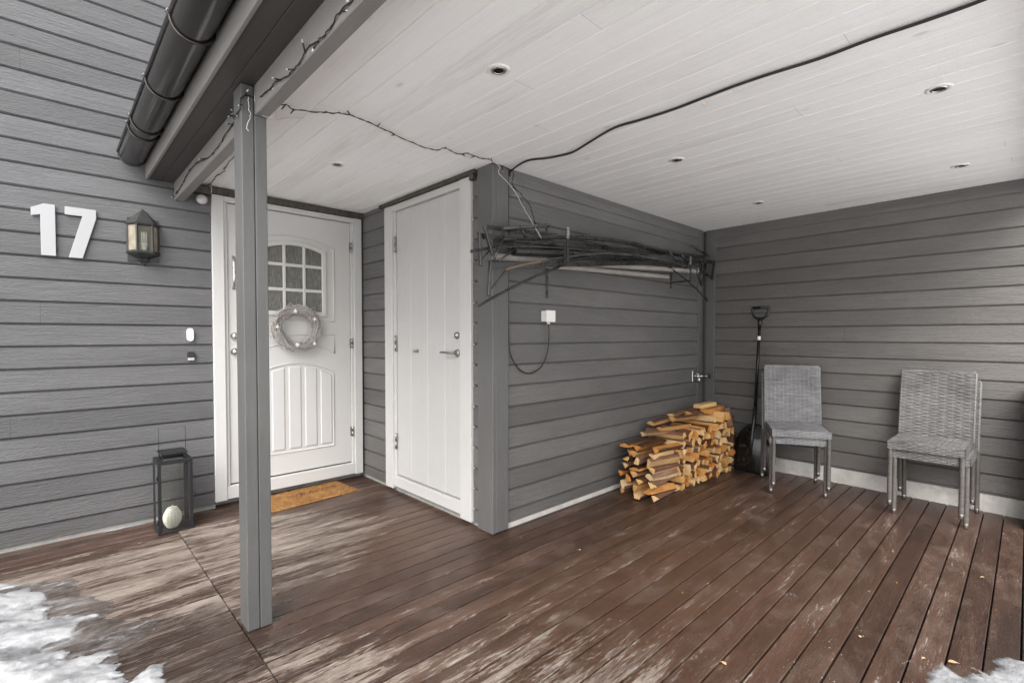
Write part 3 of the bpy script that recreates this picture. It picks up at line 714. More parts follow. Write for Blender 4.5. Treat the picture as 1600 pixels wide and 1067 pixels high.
# ------------------------------------------------------------------ floor lantern with candle
fl = thing('floor_lantern', 'tall black metal lantern with glass sides on the deck by the wall', 'lantern', (.570, 3.79, 0), R(0)); local(fl)
M['lant'] = plain('black_powder_coat', (.014, .014, .016), .45, .2, .2, 20, .1)
fw, fdp, fh = .0925, .10, .455
m = MB()
for sx in (-1, 1):
    for sy in (-1, 1): m.box(sx*fw-.009*(sx+1), sy*fdp-.009*(sy+1), .012, sx*fw+.009*(1-sx), sy*fdp+.009*(1-sy), fh-.0215)
m.box(-fw-.003, -fdp-.003, .001, fw+.003, fdp+.003, .012)
for a in (0,):
    m.box(-fw, -fdp, fh-.021, fw, -fdp+.03, fh); m.box(-fw, fdp-.03, fh-.021, fw, fdp, fh); m.box(-fw, -fdp+.0305, fh-.021, -fw+.03, fdp-.0305, fh); m.box(fw-.03, -fdp+.0305, fh-.021, fw, fdp-.0305, fh)
m.build('frame', M['lant'], fl, .0015)
m = MB()
for sx in (-1, 1): m.add([(sx*(fw-.005), -fdp+.005, .013), (sx*(fw-.005), fdp-.005, .013), (sx*(fw-.005), fdp-.005, fh-.022), (sx*(fw-.005), -fdp+.005, fh-.022)], [(0,1,2,3)])
for sy in (-1, 1): m.add([(-fw+.005, sy*(fdp-.005), .013), (fw-.005, sy*(fdp-.005), .013), (fw-.005, sy*(fdp-.005), fh-.022), (-fw+.005, sy*(fdp-.005), fh-.022)], [(0,1,2,3)])
m.build('glass_panes', M['glass'], fl, fixn=False)
m = MB(); m.box(-.072, -.075, fh+.034, .072, .075, fh+.046); 
lid = m.build('lid', M['lant'], fl, .003)
for sx in (-1, 1):
    for sy in (-1, 1): m = MB(); m.bar((sx*.062, sy*.06, fh), (sx*.062, sy*.06, fh+.034), .004, .008); m.build('lid_support', M['lant'], lid)
m = MB(); m.tube([(-.072, 0, fh+.035), (-.072, 0, fh+.19), (.072, 0, fh+.19), (.072, 0, fh+.035)], .0018, 6); m.build('handle', M['lant'], fl)
for z in (.08, .36): m = MB(); m.tube([(-fw-.004, -fdp+.002, z-.014), (-fw-.004, -fdp+.002, z+.014)], .004, 8); m.build('hinge', M['lant'], fl)
m = MB(); m.tube([(fw+.004, -fdp+.004, .20), (fw+.012, -fdp+.004, .215), (fw+.010, -fdp+.004, .235), (fw+.003, -fdp+.004, .245)], .0025, 6); m.build('latch', M['lant'], fl)
cd = thing('candle', 'ribbed cream egg shaped candle inside the black lantern', 'candle', (.562, 3.775, .0125)); local(cd)
m = MB(); prof = []
N = 64
for i in range(21):
    u = i/20; prof.append((.030 + .022*math.sin(math.pi*min(1, u*1.02))**.8 - .004*u, .125*u))
vs, fs = [], []
for i, (r, z) in enumerate(prof):
    for k in range(N):
        a = 2*math.pi*k/N; rr = r*(1 + (.028 if k % 4 < 2 else -.012)*math.sin(math.pi*min(1, max(0, (i+1)/22))))
        vs.append((rr*math.cos(a), rr*math.sin(a), z))
for i in range(20):
    for k in range(N): l = (k+1) % N; fs.append((i*N+k, i*N+l, (i+1)*N+l, (i+1)*N+k))
fs.append(tuple(20*N+k for k in range(N))); fs.append(tuple(reversed(range(N))))
m.add(vs, fs, 0, False); m.build('wax_body', plain('cream_wax', (.78, .74, .65), .45, 0, .04, 10, .05), cd)
m = MB(); m.tube([(0, 0, .124), (.001, 0, .134), (0, .001, .14)], .003, 6); m.build('wick', M['wire_white'], cd)

# ------------------------------------------------------------------ doormat
def coir():
    t = NT('coir'); p = t.obj(); a = t.noise(p, 260, 4, .8); b = t.noise(p, 14, 5, .6)
    k = t.math('ADD', t.math('MULTIPLY', a, .7), t.math('MULTIPLY', b, .5))
    c = t.ramp(k, [(.40, (.15, .062, .016)), (.6, (.25, .125, .045)), (.78, (.38, .22, .09))])
    return t.out(c, .9, t.bump(a, 1.0, .006), spec=.15)
mt = thing('doormat', 'orange brown coir doormat with WELCOME in front of the white entrance door', 'doormat', (1.44, 3.83, 0), R(4.5)); local(mt)
m = MB(); mw, mh = .335, .185; n1_, n2_ = 60, 34; rr = random.Random(8)
vs = []
for j in range(n2_+1):
    for i in range(n1_+1):
        ed = (i in (0, n1_)) or (j in (0, n2_))
        vs.append((-mw+2*mw*i/n1_ + rr.uniform(-.0025, .0025), -mh+2*mh*j/n2_ + rr.uniform(-.0025, .0025), .003 if ed else .014 + rr.uniform(-.0025, .0025)))
m.add(vs, [(j*(n1_+1)+i, j*(n1_+1)+i+1, (j+1)*(n1_+1)+i+1, (j+1)*(n1_+1)+i) for j in range(n2_) for i in range(n1_)])
m.build('coir_pile', coir(), mt)
def text(name, body, size, loc, rot, mat_, parent, ext=.0006, font_w=1.0):
    cu = bpy.data.curves.new(name, 'FONT'); cu.body = body; cu.size = size; cu.align_x = 'CENTER'; cu.align_y = 'CENTER'; cu.extrude = ext
    o = bpy.data.objects.new(name + '_c', cu); col.objects.link(o)
    dg = bpy.context.evaluated_depsgraph_get(); dg.update(); me = bpy.data.meshes.new_from_object(o.evaluated_get(dg))
    bpy.data.objects.remove(o); me.name = name; me.materials.clear(); me.materials.append(mat_)
    q = bpy.data.objects.new(name, me); col.objects.link(q); q.parent = parent; q.location = loc; q.rotation_euler = rot; return q
text('lettering', 'WELCOME', .080, (.05, .02, .0162), (0, 0, 0), plain('brown_print', (.15, .066, .022), .9, 0, .4, 60, .6), mt, .002)

# ------------------------------------------------------------------ wreath
wr = thing('door_wreath', 'round whitewashed twig wreath hanging on the entrance door', 'wreath', (1.423, HY-.035, 1.297)); local(wr)
M['twig'] = plain('whitewashed_twigs', (.46, .445, .43), .8, 0, .5, 45, .4); M['twig_brown'] = plain('bare_twigs', (.24, .17, .12), .8, 0, .3, 45, .4)
def twigs(nn, seed, rr0):
    m = MB(); q = random.Random(seed)
    for i in range(nn):
        a0 = q.uniform(0, 2*math.pi); span = q.uniform(.5, 1.5)*q.choice((-1, 1)); ph = q.uniform(0, 6.28); tw = q.uniform(-2.5, 2.5); tr = q.uniform(.008, .050)
        pts = []; rad = q.uniform(.0012, .0030)*rr0
        for k in range(7):
            u = k/6; a = a0+span*u; b = ph+tw*u; rad_r = .150+tr*math.cos(b)+q.uniform(-.004, .004)
            if u > .8 and q.random() < .35: rad_r += .018
            pts.append((rad_r*math.cos(a), -.004+tr*.75*math.sin(b)+q.uniform(-.003, .003), rad_r*math.sin(a)*.98))
        pts = [(x, min(y, .02), z) for x, y, z in pts]
        m.tube(pts, [rad]*5+[rad*.7, rad*.4], 4)
    return m
twigs(330, 5, 1.0).build('twigs', M['twig'], wr); twigs(120, 9, .9).build('darker_twigs', M['twig_brown'], wr)
def star(x, z, r, a0):
    p = []
    for k in range(10):
        a = a0 + math.pi*k/5; q = r if k % 2 == 0 else r*.42; p.append((x+q*math.cos(a), z+q*math.sin(a)))
    m = MB(); m.prism(p, 'y', -.046, -.038); m.build('star', M['white_plastic'], wr)
for x, z, r_, a in ((-.025, .132, .020, .3), (-.012, -.128, .021, .9), (-.160, .01, .015, .1), (.125, .075, .016, .6), (.12, -.12, .016, 0)): star(x, z, r_, a)

# ------------------------------------------------------------------ junction box, cable, tap, ceiling cable
jb = thing('junction_box', 'white square junction box on the storage wall under the metal rods', 'junction box', (2.475, PY, 1.32))
m = MB(); m.box(2.435, PY-.05, 1.335, 2.520, PY-.001, 1.408); m.build('box', M['white_plastic'], jb, .004, 2)
m = MB(); m.box(2.4325, PY-.056, 1.332, 2.5225, PY-.047, 1.411); m.build('cover', M['white_plastic'], jb, .003, 2)
m = MB(); m.tube([(2.478, PY-.03, 1.337), (2.478, PY-.03, 1.318)], .011, 10); m.build('cable_gland', M['white_plastic'], jb)
def smooth(pts, k=8):
    pts = [Vector(p) for p in pts]; out = []
    for i in range(len(pts)-1):
        p0 = pts[max(0, i-1)]; p1 = pts[i]; p2 = pts[i+1]; p3 = pts[min(len(pts)-1, i+2)]
        for j in range(k):
            t_ = j/k; out.append(.5*((2*p1)+(p2-p0)*t_+(2*p0-5*p1+4*p2-p3)*t_*t_+(3*p1-p0-3*p2+p3)*t_**3))
    out.append(pts[-1]); return out
m = MB(); m.tube(smooth([(2.478, PY-.03, 1.325), (2.485, PY-.03, 1.24), (2.478, PY-.025, 1.14), (2.43, PY-.02, 1.04), (2.35, PY-.02, .997), (2.27, PY-.02, .995), (2.19, PY-.02, 1.04), (2.135, PY-.014, 1.13), (2.1275, PY-.010, 1.25), (2.1265, PY-.008, 1.5), (2.1265, PY-.008, 1.9), (2.1265, PY-.008, 2.29)]), .0042, 8)
tag(m.build('power_cable', M['rubber']), 'thin black cable looping below the white junction box', 'cable')
tp = thing('outdoor_tap', 'chrome garden tap with a black wheel beside the corner above the woodpile', 'tap', (4.66, PY, .84)); local(tp)
TY = 0
m = MB(); m.box(-.045, -.006, -.055, .035, 0, .055); m.build('wall_plate', M['chrome'], tp, .003)
m = MB(); m.tube([(0, -.004, 0), (0, -.055, 0)], .014, 12); m.tube([(0, -.045, 0), (.03, -.085, .002)], .012, 12); m.tube([(0, -.05, -.005), (0, -.052, -.035), (0, -.055, -.07)], [.011, .015, .009], 12)
m.tube([(0, -.05, .01), (-.006, -.03, .03)], .011, 10)
m.build('tap_body', M['chrome'], tp)
m = MB(); m.tube([(.028, -.083, .002), (.06, -.125, .004)], .006, 8); m.build('spindle', M['chrome'], tp)
m = MB(); d = Vector((.6, -.8, .03)).normalized(); MM = Matrix.Translation((.060, -.127, .004)) @ d.to_track_quat('Z', 'Y').to_matrix().to_4x4()
m.lathe([(0, -.006), (.020, -.006), (.026, 0), (.020, .006), (0, .006)], M=MM, n=16); m.build('wheel', M['black_plastic'], tp)

z = ZC - .009
cab = [(795, 268, 1), (803, 262), (822, 252), (850, 248), (868, 245), (895, 238), (925, 220), (960, 200), (1000, 188), (1050, 172), (1100, 153), (1150, 134), (1200, 117), (1280, 92), (1360, 62), (1440, 35), (1500, 14), (1545, -3), (1640, -40)]
pts = [Vector((2.1265, PY-.02, 2.245)), Vector((2.128, PY-.026, 2.272))] + [at(c[0], c[1], 2, z) for c in cab[2:]]
m = MB(); m.tube(smooth(pts, 5), .0058, 8); m.tube(smooth([p + Vector((.004, .012, .002)) for p in pts], 5), .0035, 6)
cc_ = tag(m.build('ceiling_cable', M['rubber']), 'thick black cable sagging along the white ceiling from the storage corner', 'cable')
ct = thing('cable_tag', 'small square beige tag hanging from the ceiling cable', 'tag', tuple(at(1101, 155, 2, ZC-.012))); local(ct)
m = MB(); m.box(-.009, -.001, -.030, .009, .001, -.012); m.build('tag_plate', plain('beige_card', (.62, .52, .38), .6), ct); m = MB(); m.tube([(0, 0, .006), (.003, 0, -.004), (0, 0, -.013)], .0012, 5); m.build('tie', M['wire_white'], ct)
m = MB(); pz = at(1149, 136, 2, ZC-.010); m.tube([pz + Vector((0.002*math.cos(a), .011*math.cos(a), -.004+.011*math.sin(a))) for a in [2*math.pi*i/12 for i in range(12)]], .0012, 5, closed=True)
tag(m.build('cable_tie', M['wire_white']), 'looped white cable tie round the ceiling cable right of the beige tag', 'cable tie')

# ------------------------------------------------------------------ fairy lights
def jitter_path(pts, amp, seed, k=6):
    q = random.Random(seed); s_ = smooth(pts, k); return [p + Vector((q.uniform(-amp, amp), q.uniform(-amp, amp), q.uniform(-amp, amp)*.5)) for p in s_]
def fairy(name, label, pts, seed, every=9, mat_='rubber', amp=.003, bl=.028, tips=True):
    P = jitter_path(pts, amp, seed); c = sum(P, Vector())/len(P)
    t = thing(name, label, 'fairy lights', tuple(P[0]))
    m = MB(); m.tube(P, .0020, 6); m.tube([p + Vector((.001, .0035*math.sin(i*1.3), .0035*math.cos(i*1.3))) for i, p in enumerate(P)], .0014, 5)
    m.build('wire', M[mat_], t)
    q = random.Random(seed+50)
    for i in range(4, len(P)-2, every):
        d = Vector((q.uniform(-1, .3), q.uniform(-1, 1), q.uniform(-1, .4))).normalized(); e = P[i] + d*bl
        m = MB(); m.tube([P[i], e], .0030, 6); m.tube([e, e + d*.010], [.0032, .0014], 6, 1); m.build('bulb', [M['rubber'], M['wire_clear']], t)
    return t
bx = .630
def bf(px, py): return at(px, py, 0, bx)
fairy('fairy_lights', 'dark fairy lights strung along the beam above the post', [bf(*p) for p in ((560, -20), (548, 2), (530, 20), (515, 45), (500, 62), (480, 75), (468, 98), (450, 118), (432, 128), (418, 142), (409, 150))], 1, 7)
yF = 2.27-.057
s1 = [bf(409, 150), Vector((.640, yF+.0, 2.215)), at(390, 150, 1, yF), at(377, 153, 1, yF), Vector((.580, yF-.001, 2.16)), Vector((.579, 2.30, 2.150)), Vector((.590, 2.34, 2.18)), Vector((.626, 2.42, 2.21))]
def cr(y): return Vector((.629, y, 2.20 + .025*math.sin(y*6)))
fairy('fairy_lights', 'dark fairy lights wrapped round the post top and running to the wall lamp', s1 + [cr(y) for y in (2.6, 2.75, 2.95, 3.1, 3.3, 3.5, 3.7, 3.88, 3.97)], 2, 6)
zc = ZC - .010
fairy('fairy_lights', 'dark fairy lights crossing the white ceiling to the storage corner', [at(x, y, 2, zc) for x, y in ((436, 163), (450, 165), (458, 171), (500, 176), (530, 177), (557, 184), (590, 198), (605, 205), (645, 224), (680, 235), (695, 232), (716, 241), (730, 240), (750, 247), (768, 251))] + [Vector((1.975, PY-.028, 2.283))], 3, 8)
fairy('fairy_lights', 'short run of dark fairy lights behind the post on the ceiling', [at(x, y, 2, zc) for x, y in ((372, 232), (366, 244), (354, 258), (350, 268), (338, 276), (330, 286), (322, 291))] + [Vector((.80, HY-.07, 2.262))], 4, 9)
fairy('fairy_lights', 'dark fairy lights hanging from the storage corner down to the metal rods', [Vector((1.98, PY-.03, 2.285)), Vector((2.08, PY-.032, 2.282)), Vector((2.15, PY-.03, 2.262)), at(800, 288, 1, PY-.04), at(815, 305, 1, PY-.06), at(828, 322, 1, PY-.10), at(834, 342, 1, PY-.14), at(842, 362, 1, PY-.165)], 6, 17)
def wire(name, label, pts, mt_, r=.0018, seed=1, amp=.002):
    m = MB(); m.tube(jitter_path(pts, amp, seed), r, 6); return tag(m.build(name, M[mt_]), label, 'wire')
wire('white_wire', 'thin white wire hanging from the storage corner to the metal rods', [at(769, 251, 2, zc-.004), Vector((2.03, PY-.035, 2.270)), at(779, 270, 1, PY-.036), at(795, 287, 1, PY-.045), at(808, 305, 1, PY-.07), at(818, 325, 1, PY-.11), at(833, 350, 1, PY-.16), at(846, 372, 1, PY-.17)], 'wire_white')
wire('white_wire', 'thin white wire tied at the beam end beside the post and over the ceiling', [at(398, 150, 1, yF-.003), at(399, 165, 1, yF-.004), at(403, 178, 1, yF-.004), Vector((.70, 2.20, 2.155)), Vector((.72, 2.22, 2.20)), at(432, 187, 2, zc), at(450, 184, 2, zc), at(475, 185, 2, zc)], 'wire_white', .0013)
wire('white_wire', 'short curly white wire dangling down the front of the post', [at(388, 152, 1, yF-.002), at(389, 170, 1, yF-.003), at(391, 182, 1, yF-.003), at(386, 199, 1, yF-.003), at(388, 205, 1, yF-.004)], 'wire_white', .0012, 5)

# ------------------------------------------------------------------ metal rods and brackets on the storage wall
def bracket(x, zarm, label, low, hi):
    b = thing('wall_bracket', label, 'bracket', (x, PY-.001, zarm), group='brackets carrying the metal rods'); local(b)
    m = MB(); m.box(-.010, -.006, low, .010, 0, hi); m.build('wall_plate', M['black_rod'], b, .001)
    m = MB(); m.box(-.010, -.185, -.012, .010, -.006, 0); m.build('arm', M['black_rod'], b, .001)
    m = MB(); m.box(-.010, -.193, -.012, .010, -.185, .14); up_ = m.build('upturned_end', M['black_rod'], b, .001)
    m = MB(); m.box(-.011, -.194, .141, .011, -.184, .215); m.build('silver_tip', M['chrome'], up_, .001)
    return b
bracket(2.49, 1.735, 'left bracket with a silver upturned end holding the metal rods', -.24, .27)
bracket(4.185, 1.735, 'right bracket with a silver upturned end holding the metal rods', -.06, .17)
RG = 'black frame rods stacked on the brackets'
def A(px, py, y): return at(px, py, 1, y)
def rod(label, pts, r=.008, mt_='black_rod', name='metal_rod', k=7, group=RG, cat='metal rod'):
    P = smooth(pts, k)
    for it in range(60):
        P = [P[0]] + [(P[i-1] + P[i+1])*.25 + P[i]*.5 for i in range(1, len(P)-1)] + [P[-1]]
    m = MB(); m.tube(P, r, 10); return tag(m.build(name, M[mt_]), label, cat, group)
def rail(label, a, b, hgt, legs, braces, th=.010):
    T = thing('frame_rail', label, 'frame rail', tuple(a), group='long black frame rails on the brackets')
    m = MB(); m.bar(a, b, hgt, th); m.build('rail', M['black_rod'], T, .001)
    for p, q_ in legs: m = MB(); m.bar(p, q_, .019, .019, 0, (1, 0, 0)); m.build('end_leg', M['black_rod'], T, .002)
    for p, q_ in braces: m = MB(); m.bar(p, q_, .011, .011, 0, (1, 0, 0)); m.build('brace', M['black_rod'], T, .001)
    return T
rail('lowest long black rail in front with a triangular brace at its left end', A(767, 415, 2.118), A(1117, 409, 2.150), .034,
     [(A(767, 407, 2.110), A(763, 463, 2.108)), (A(1116, 410, 2.15), A(1112, 437, 2.15))], [(A(766, 453, 2.112), A(792, 421, 2.118)), (A(1111, 434, 2.15), A(1092, 414, 2.15))])
rail('black rail behind with its braced left end nearest the white door', A(750, 369, 2.150), A(1100, 402, 2.235), .030,
     [(A(749, 363, 2.140), A(751, 416, 2.140))], [(A(753, 405, 2.142), A(787, 364, 2.150))])
rail('flat top rail of the bundle with a tilted leg at its left end', A(756, 354, 2.165), A(872, 369, 2.20), .026,
     [(A(756, 351, 2.128), A(770, 399, 2.118))], [])
rail('wide dark rail in the middle of the bundle', A(779, 377, 2.185), A(935, 397, 2.205), .036, [], [])
rod('arched black rod with its left end hanging lowest below the bundle', [A(747, 478, 2.10), A(775, 462, 2.102), A(815, 441, 2.104), A(850, 425, 2.106), A(874, 417, 2.108), A(896, 409, 2.14)], .0085)
rod('rod with its right end hanging lowest in the corner', [A(1040, 414, 2.17), A(1066, 431, 2.165), A(1088, 450, 2.16), A(1106, 470, 2.155)], .0075)
rod('rust stained arched rod lying on the lower front rail', [A(791, 421, 2.105), A(808, 416, 2.105), A(826, 412, 2.105), A(845, 409, 2.105)], .0085, 'rust_rod')
rod('long arched rod continuing from the rust stained end', [A(846, 409, 2.107), A(875, 403, 2.108), A(900, 399, 2.11), A(932, 396, 2.115), A(964, 396, 2.12), A(1000, 399, 2.13), A(1040, 407, 2.14), A(1086, 418, 2.145)], .0085, 'dusty_rod')
rod('highest arched rod along the top of the bundle', [A(822, 374, 2.16), A(860, 369, 2.165), A(900, 367, 2.17), A(940, 370, 2.18), A(990, 377, 2.19), A(1035, 391, 2.195), A(1078, 401, 2.20)], .0085, 'dusty_rod')
rod('second highest arched rod along the top of the bundle', [A(784, 374, 2.13), A(830, 373, 2.135), A(875, 372, 2.14), A(915, 372, 2.15), A(955, 377, 2.16), A(1005, 383, 2.17), A(1048, 396, 2.175)], .008)
rod('straight rod sloping down through the middle of the bundle', [A(870, 371, 2.145), A(937, 377, 2.15), A(993, 397, 2.155)], .0065)
rod('arched rod just above the wide dark rail', [A(775, 386, 2.165), A(840, 384, 2.17), A(900, 389, 2.175), A(952, 395, 2.18), A(1000, 401, 2.18), A(1070, 414, 2.18)], .0075, 'dusty_rod')
rod('lower arched rod behind the front rail', [A(870, 409, 2.15), A(920, 401, 2.155), A(975, 400, 2.16), A(1030, 408, 2.165), A(1080, 421, 2.17)], .0075)
rod('short black pipe lying level at the top left of the bundle', [A(785, 357, 2.12), A(820, 353, 2.125), A(857, 353, 2.13)], .0115, 'dusty_rod', k=3)
rod('straight black rod poking out left past the white door', [A(736, 393, 2.13), A(763, 388, 2.14), A(800, 381, 2.16)], .0085)
CG = 'loose cross struts in the rod bundle'
for i, (a_, b_, yy, lb) in enumerate((((1108, 400), (1079, 384), 2.20, 'black strut rising at the right end of the bundle'), ((822, 372), (814, 356), 2.118, 'left one of two slanted struts on top of the bundle'), ((847, 372), (838, 355), 2.118, 'right one of two slanted struts on top of the bundle'),
                     ((1057, 411), (1046, 392), 2.135, 'left slanted strut near the right end of the bundle'), ((1075, 413), (1065, 397), 2.135, 'right slanted strut near the right end of the bundle'),
                     ((770, 408), (788, 368), 2.112, 'steep strut crossing the left end of the bundle'), ((779, 409), (805, 388), 2.125, 'diagonal strut beside the round pipe opening'))):
    rod(lb, [A(a_[0], a_[1], yy), A(b_[0], b_[1], yy+.004)], .0065, name='cross_strut', k=1, group=CG, cat='metal strut')
for i, ((x0, y0), (x1, y1)) in enumerate((((1084, 408), (1094, 443)), ((1096, 410), (1096, 447)), ((1103, 412), (1094, 445)), ((1080, 410), (1107, 432)))):
    rod(['leftmost', 'upright', 'right leaning', 'outward slanting'][i] + ' strut drooping at the right end of the bundle', [A(x0, y0, 2.16 + .012*i), A(x1, y1, 2.16 + .012*i)], .0065, name='cross_strut', group=CG, cat='metal strut', k=1)
def pipe(label, a, b, r, mt_):
    m = MB(); a = Vector(a); b = Vector(b); t = (b-a).normalized(); n = 16
    m.tube([a, b], r, n, 0, False, False); m.tube([a, b], r*.86, n, 0, False, False)
    for p in (a, b):
        x = t.orthogonal().normalized(); y = t.cross(x)
        vs = [p + (x*math.cos(2*math.pi*(k)/n) + y*math.sin(2*math.pi*(k)/n))*rr for rr in (r, r*.86) for k in range(n)]
        m.add(vs, [(k, (k+1) % n, n+(k+1) % n, n+k) for k in range(n)])
    for p in (a + t*.02, b - t*.02): m.lathe([(0, 0), (r*.85, 0)], M=Matrix.Translation(p) @ t.to_track_quat('Z', 'Y').to_matrix().to_4x4(), n=12, mi=1)
    return tag(m.build('metal_pipe', [M[mt_], M['rubber']], fixn=False), label, 'metal pipe', 'thick pipes under the rod bundle')
pipe('upper thick grey pipe in a hook at its right end', A(772, 401, 2.225), A(1085, 424, 2.175), .0215, 'grey_tube')
pipe('lower flaking grey pipe sagging under the rod bundle', A(810, 410, 2.245), A(1043, 433, 2.255), .020, 'grey_tube')
pipe('dark pipe with an open round end at the left of the bundle', A(803, 393, 2.155), A(1010, 403, 2.20), .026, 'black_rod')
m = MB(); hp = A(1086, 423, 2.172); m.tube([hp + Vector((0, .035*math.cos(a), .033*math.sin(a))) for a in [math.pi*.6 + i*math.pi*1.5/14 for i in range(15)]], .005, 8)
tag(m.build('pipe_hook', M['chrome']), 'round hook holding the grey pipe at its right end', 'hook')
m = MB(); sp_ = [A(881, 378, 2.092), A(884, 390, 2.092), A(883, 415, 2.092)]; m.bar(sp_[0], sp_[2], .003, .016, 0, (0, 1, 0)); tag(m.build('strap', M['black_rod']), 'flat black strap hanging over the front of the rod bundle', 'strap')

# ------------------------------------------------------------------ firewood
def wood_mat(name, stops, sc=1):
    t = NT(name); p = t.obj(); oi = t.node('ShaderNodeObjectInfo').outputs['Random']
    a = t.noise(t.scale(p, (60, 5, 60)), 1, 6, .65, 1.0); b = t.noise(p, 9, 4, .6)
    k = t.math('ADD', t.math('MULTIPLY', a, .45), t.math('ADD', t.math('MULTIPLY', b, .35), t.math('MULTIPLY', oi, .42)))
    c = t.ramp(k, stops); cr = t.noise(t.scale(p, (150, 9, 150)), 1, 5, .75, .6)
    c = t.mix(t.math('MULTIPLY', t.ramp(cr, [(.34, 1.0), (.46, 0.0)]), .55), c, (.07, .03, .012))
    return t.out(c, .75, t.bump(t.math('ADD', a, cr), .8, .005), spec=.2)
M['wood'] = wood_mat('split_wood', [(.36, (.40, .15, .035)), (.50, (.56, .27, .080)), (.66, (.62, .38, .16)), (.84, (.68, .50, .28))])
M['bark'] = wood_mat('bark', [(.36, (.050, .022, .012)), (.55, (.115, .052, .030)), (.74, (.19, .10, .065)), (.9, (.30, .22, .17))])
def log_mesh(seed, L, sz, up=False):
    q = random.Random(seed); kind = q.choice(('wedge', 'wedge', 'slab', 'quarter', 'round' if False else 'wedge'))
    if kind == 'wedge':
        aa = q.uniform(.9, 1.5); poly = [(0, -.42)] + [(math.sin(-aa/2 + aa*i/4)*.95, -.42 + math.cos(-aa/2 + aa*i/4)*.95) for i in range(5)]; bark = {1, 2, 3, 4}
    elif kind == 'slab':
        poly = [(-.6, -.28), (.6, -.25), (.58, .05), (.3, .26), (0, .33), (-.3, .28), (-.6, .08)]; bark = {2, 3, 4, 5}
    else:
        poly = [(-.45, -.40), (.5, -.38), (.44, .15), (.15, .42), (-.25, .48), (-.5, .25)]; bark = {2, 3, 4}
    rot = q.uniform(-.25, .25) if up else q.uniform(0, 6.28)
    poly = [(x*math.cos(rot)-z*math.sin(rot) + q.uniform(-.05, .05), x*math.sin(rot)+z*math.cos(rot) + q.uniform(-.05, .05)) for x, z in poly]
    n = len(poly); m = MB(); vs = []; ns = 5; bend = q.uniform(-.006, .006); tws = q.uniform(-.12, .12)
    for s in range(ns):
        u = s/(ns-1); y = -L/2 + L*u; ct_, st_ = math.cos(tws*(u-.5)), math.sin(tws*(u-.5))
        for (x, z) in poly:
            X, Z_ = x*sz*ct_-z*sz*st_, x*sz*st_+z*sz*ct_
            vs.append((X + bend*math.sin(math.pi*u) + q.uniform(-.0015, .0015), y + (q.uniform(-.004, .004) if s in (0, ns-1) else 0), Z_ + q.uniform(-.0015, .0015)))
    fs, mi = [], []
    for s in range(ns-1):
        for k in range(n):
            l = (k+1) % n; m_ = 1 if k in bark else 0; fs.append((s*n+k, s*n+l, (s+1)*n+l, (s+1)*n+k)); mi.append(m_)
    fs.append(tuple(reversed(range(n)))); mi.append(0); fs.append(tuple((ns-1)*n+k for k in range(n))); mi.append(0)
    m.v = vs; m.f = fs; m.m = mi; m.sm = [False]*len(fs)
    o = m.build('firewood_log', [M['wood'], M['bark']]); me = o.data; bpy.data.objects.remove(o); return me
logs = [log_mesh(100+i, .30 + .012*(i % 4), .054 + .004*(i % 5)) for i in range(26)]
logs_up = [log_mesh(300+i, .34 + .012*(i % 4), .056 + .004*(i % 3), True) for i in range(12)]
ordn = ['first', 'second', 'third', 'fourth', 'fifth', 'sixth', 'seventh', 'eighth', 'ninth', 'tenth', 'eleventh', 'twelfth', 'thirteenth', 'fourteenth', 'fifteenth', 'sixteenth', 'seventeenth', 'eighteenth', 'nineteenth', 'twentieth', 'twenty-first', 'twenty-second', 'twenty-third', 'twenty-fourth']
q = random.Random(78)
def put_log(me, loc, rot, label):
    o = bpy.data.objects.new('firewood_log', me); col.objects.link(o); o.location = loc; o.rotation_euler = rot
    return tag(o, label, 'firewood', 'split firewood logs stacked against the storage wall')
used = 0
WY0 = 2.03
rows = 8; dzr = .068
def top_of(x): return .40 + .10*min(1, max(0, (x-3.5)/.55)) + .02*math.sin(x*9)
for r_ in range(rows):
    z_ = .030 + r_*dzr; k = 0; x = 3.60 + (.03 if r_ % 2 else 0)
    while x < 4.56:
        wdt = q.uniform(.068, .088)
        if z_ < top_of(x):
            sc = q.uniform(.88, 1.12)
            # foot of the pile steps in towards the wall to the right
            o = put_log(q.choice(logs), (x, WY0 - .0 + q.uniform(-.022, .022) - (x-4.0)*.02, z_ + q.uniform(-.006, .006)), (q.uniform(-.03, .03), q.uniform(0, 6.28), q.uniform(-.07, .07)),
                    '%s log end from the left in the %s row up of the woodpile' % (ordn[k], ordn[r_] if r_ else 'bottom'))
            o.scale = (sc, 1, sc); k += 1
        x += wdt
# crib end: logs lying along the wall, showing their sides
for r_ in range(8):
    z_ = .028 + r_*.0515
    for j in range(3):
        y_ = 1.905 + j*.122 + q.uniform(-.012, .012)
        sh = (.03 if r_ > 5 else 0) + q.uniform(-.035, .02)
        up = q.random() < .55
        o = put_log(q.choice(logs_up if up else logs), (3.40 + sh, y_, z_ + q.uniform(-.004, .004)), (q.uniform(-.035, .035), q.uniform(-.2, .2) if up else q.uniform(0, 6.28), math.pi/2 + q.uniform(-.20, .14)),
                '%s log from the front lying crosswise in layer %s of the left end crib' % (ordn[j], ['one', 'two', 'three', 'four', 'five', 'six', 'seven', 'eight'][r_]))
        o.scale = (1.15, 1.0, q.uniform(.62, .85))
